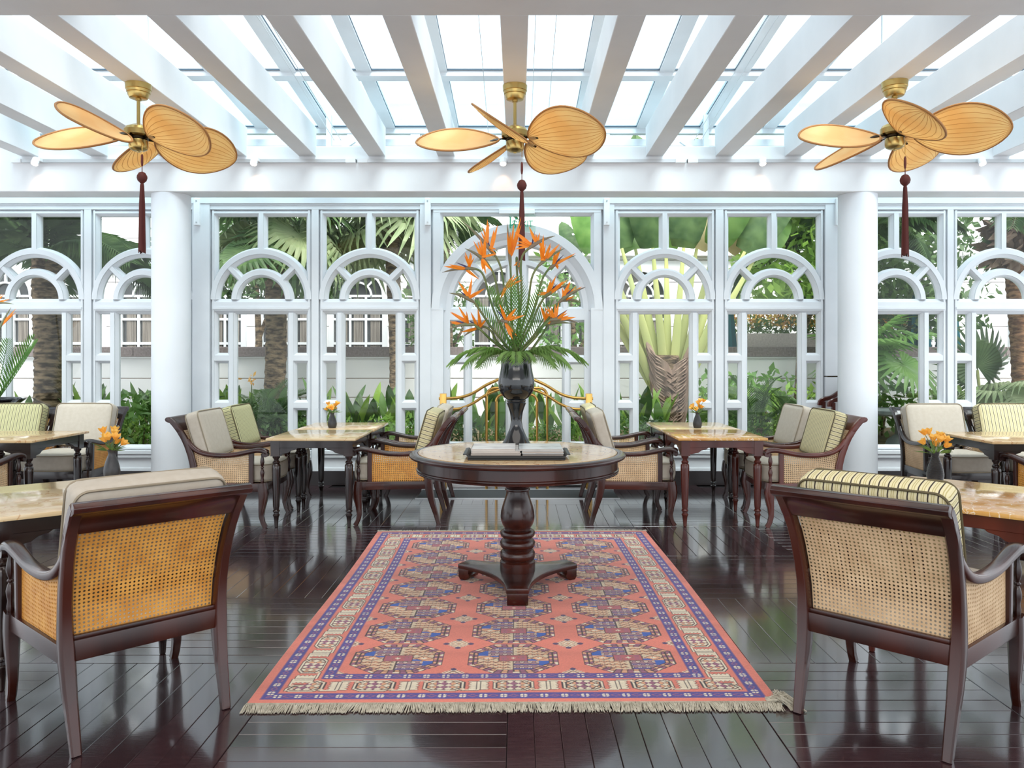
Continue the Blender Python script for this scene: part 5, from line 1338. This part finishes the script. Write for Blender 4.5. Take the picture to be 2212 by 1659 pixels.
for x in (2.35, 2.65, 2.95, 4.2): canna(x, 10.2 + crn.random() * .4, 1.2)

# low shrubs
SH = {}
for k, (m, sz) in enumerate(((LEAFM, .085), (LEAFD, .085), (LEAFB, .085))): SH[k] = leaf_cloud(420, (.30, .28, .22), sz, 40 + k).mesh('foliage', m, smooth=0)
sst = MB().tube([(0, 0, 0), (.03, .02, .3)], [.012, .008], 5).tube([(0, 0, 0), (-.1, .02, .25)], [.01, .006], 5).mesh('stem', BARK)
srn = random.Random(4)
def shrub(x, y, sc, k, z=0):
    nm = ('mid green', 'dark green', 'bright green')[k]
    s = thing('shrub', '%s low shrub in the bed outside the windows' % nm, 'shrub', (x, y, GZ), srn.random() * 6, '%s shrubs in the garden bed' % nm)
    o = obj('foliage', SH[k], s, (0, 0, .22 * sc + z), None, (sc, sc, sc)); o['kind'] = 'stuff'; obj('stem', sst, s, None, None, (sc, sc, sc + z))
for i in range(26):
    x = -6.3 + 9.4 * i / 25 + srn.uniform(-.1, .1); shrub(x, 9.15 + srn.uniform(0, .35), srn.uniform(.6, .85), (0, 2, 0, 1, 0, 2)[i % 6])
for x, y, s, k in ((3.0, 10.9, 1.5, 0), (3.5, 10.7, 1.5, 2), (3.25, 11.2, 1.9, 0), (4.4, 10.6, 1.6, 2), (5.0, 10.8, 1.7, 0), (5.7, 10.4, 1.4, 2), (6.2, 10.9, 1.4, 0), (2.55, 10.8, 1.3, 2), (-2.75, 9.7, 1.2, 1), (-3.1, 9.5, 1.15, 1), (-4.4, 9.6, 1.5, 0), (-4.05, 9.8, 1.4, 1)): shrub(x, y, s, k)
# cycads and ground fan palms
CYC = [frond_mesh(.75, 34, .15, .012, .55, .75, LEAFD, vee=.3, seed=s, sag=.1) for s in (7, 8)]
def cycad(x, y, sc, lab):
    c = thing('cycad', lab, 'plant', (x, y, GZ)); MB().lathe([(.08, 0), (.11, .10), (.07, .22)], 12).build('trunk', BARK, c); crown(c, .2, CYC, 16, 'frond', int(x * 10) + 50, -.1, .8, sc, (0, 0), .05)
cycad(-3.05, 9.35, 1.0, 'dark cycad outside the window behind the left green striped chair')
cycad(2.95, 9.7, 1.05, 'dark cycad outside the window left of the right column'); cycad(3.35, 9.5, .95, 'smaller cycad nearest the right column outside the window')
def ground_fan(x, y, z, n, meshes, lab, sd, sc=1.):
    g = thing('fan_palm', lab, 'palm tree', (x, y, GZ)); MB().tube([(0, 0, 0), (0, 0, max(.1, z - GZ))], .05, 8).build('trunk', BARK, g); fan_crown(g, z - GZ, meshes, n, sd, (0, 0), (.3, .6), -.3, 1.2, sc)
ground_fan(4.75, 10.6, 1.35, 12, FANM, 'green fan palm right of the right column outside', 61, .85)
ground_fan(6.45, 9.9, .75, 11, FANL, 'grey green fan palm at the far right outside', 62, .75)
gl = thing('fan_palm', 'single broad dark fan leaf before the far right trunk', 'palm tree', (6.35, 10.7, GZ)); MB().tube([(0, 0, 0), (-.1, 0, .9)], .02, 6).build('stalk', STALK, gl)
e = obj('fan_leaf', FAND[0], gl); e.matrix_local = Matrix.Translation((-.1, 0, .95)) @ orient((-.2, -.2, 1), (0, -1, .3)) @ Matrix.Scale(.85, 4)
# closed teal parasols and a stone table outside
for lab, x, y in (('closed teal parasol beyond the wall left of the right column', 3.32, 12.6), ('closed teal parasol beyond the wall, left one of the right pair', 6.42, 12.6), ('closed teal parasol beyond the wall, right one of the right pair', 6.95, 12.7)):
    p = thing('parasol', lab, 'parasol', (x, y, GZ), 0, 'closed parasols beyond the garden wall'); MB().tube([(0, 0, 0), (0, 0, 2.3)], .025, 8).build('pole', WHITE, p)
    m = MB(); n = 16; prof = [(.13, .95), (.16, 1.1), (.13, 1.5), (.10, 1.9), (.03, 2.25), (.015, 2.3)]
    vs = []; fs = []
    for r, z in prof:
        for k in range(n): vs.append((r * (1 + (.25 if k % 2 else -.2)) * math.cos(2 * PI * k / n), r * (1 + (.25 if k % 2 else -.2)) * math.sin(2 * PI * k / n), z))
    for i in range(len(prof) - 1):
        for k in range(n): fs.append((i * n + k, i * n + (k + 1) % n, (i + 1) * n + (k + 1) % n, (i + 1) * n + k))
    m.add(vs, fs); m.build('canvas', TEAL, p)
st = thing('garden_table', 'round grey stone garden table outside right of the right column', 'table', (4.75, 9.75, GZ))
MB().lathe([(.40, .36), (.42, .38), (.42, .42), (.40, .43), (.01, .43)], 36).build('top', STONE, st); MB().lathe([(.18, 0), (.16, .05), (.07, .12), (.07, .30), (.15, .36)], 20).build('pedestal', STONE, st)
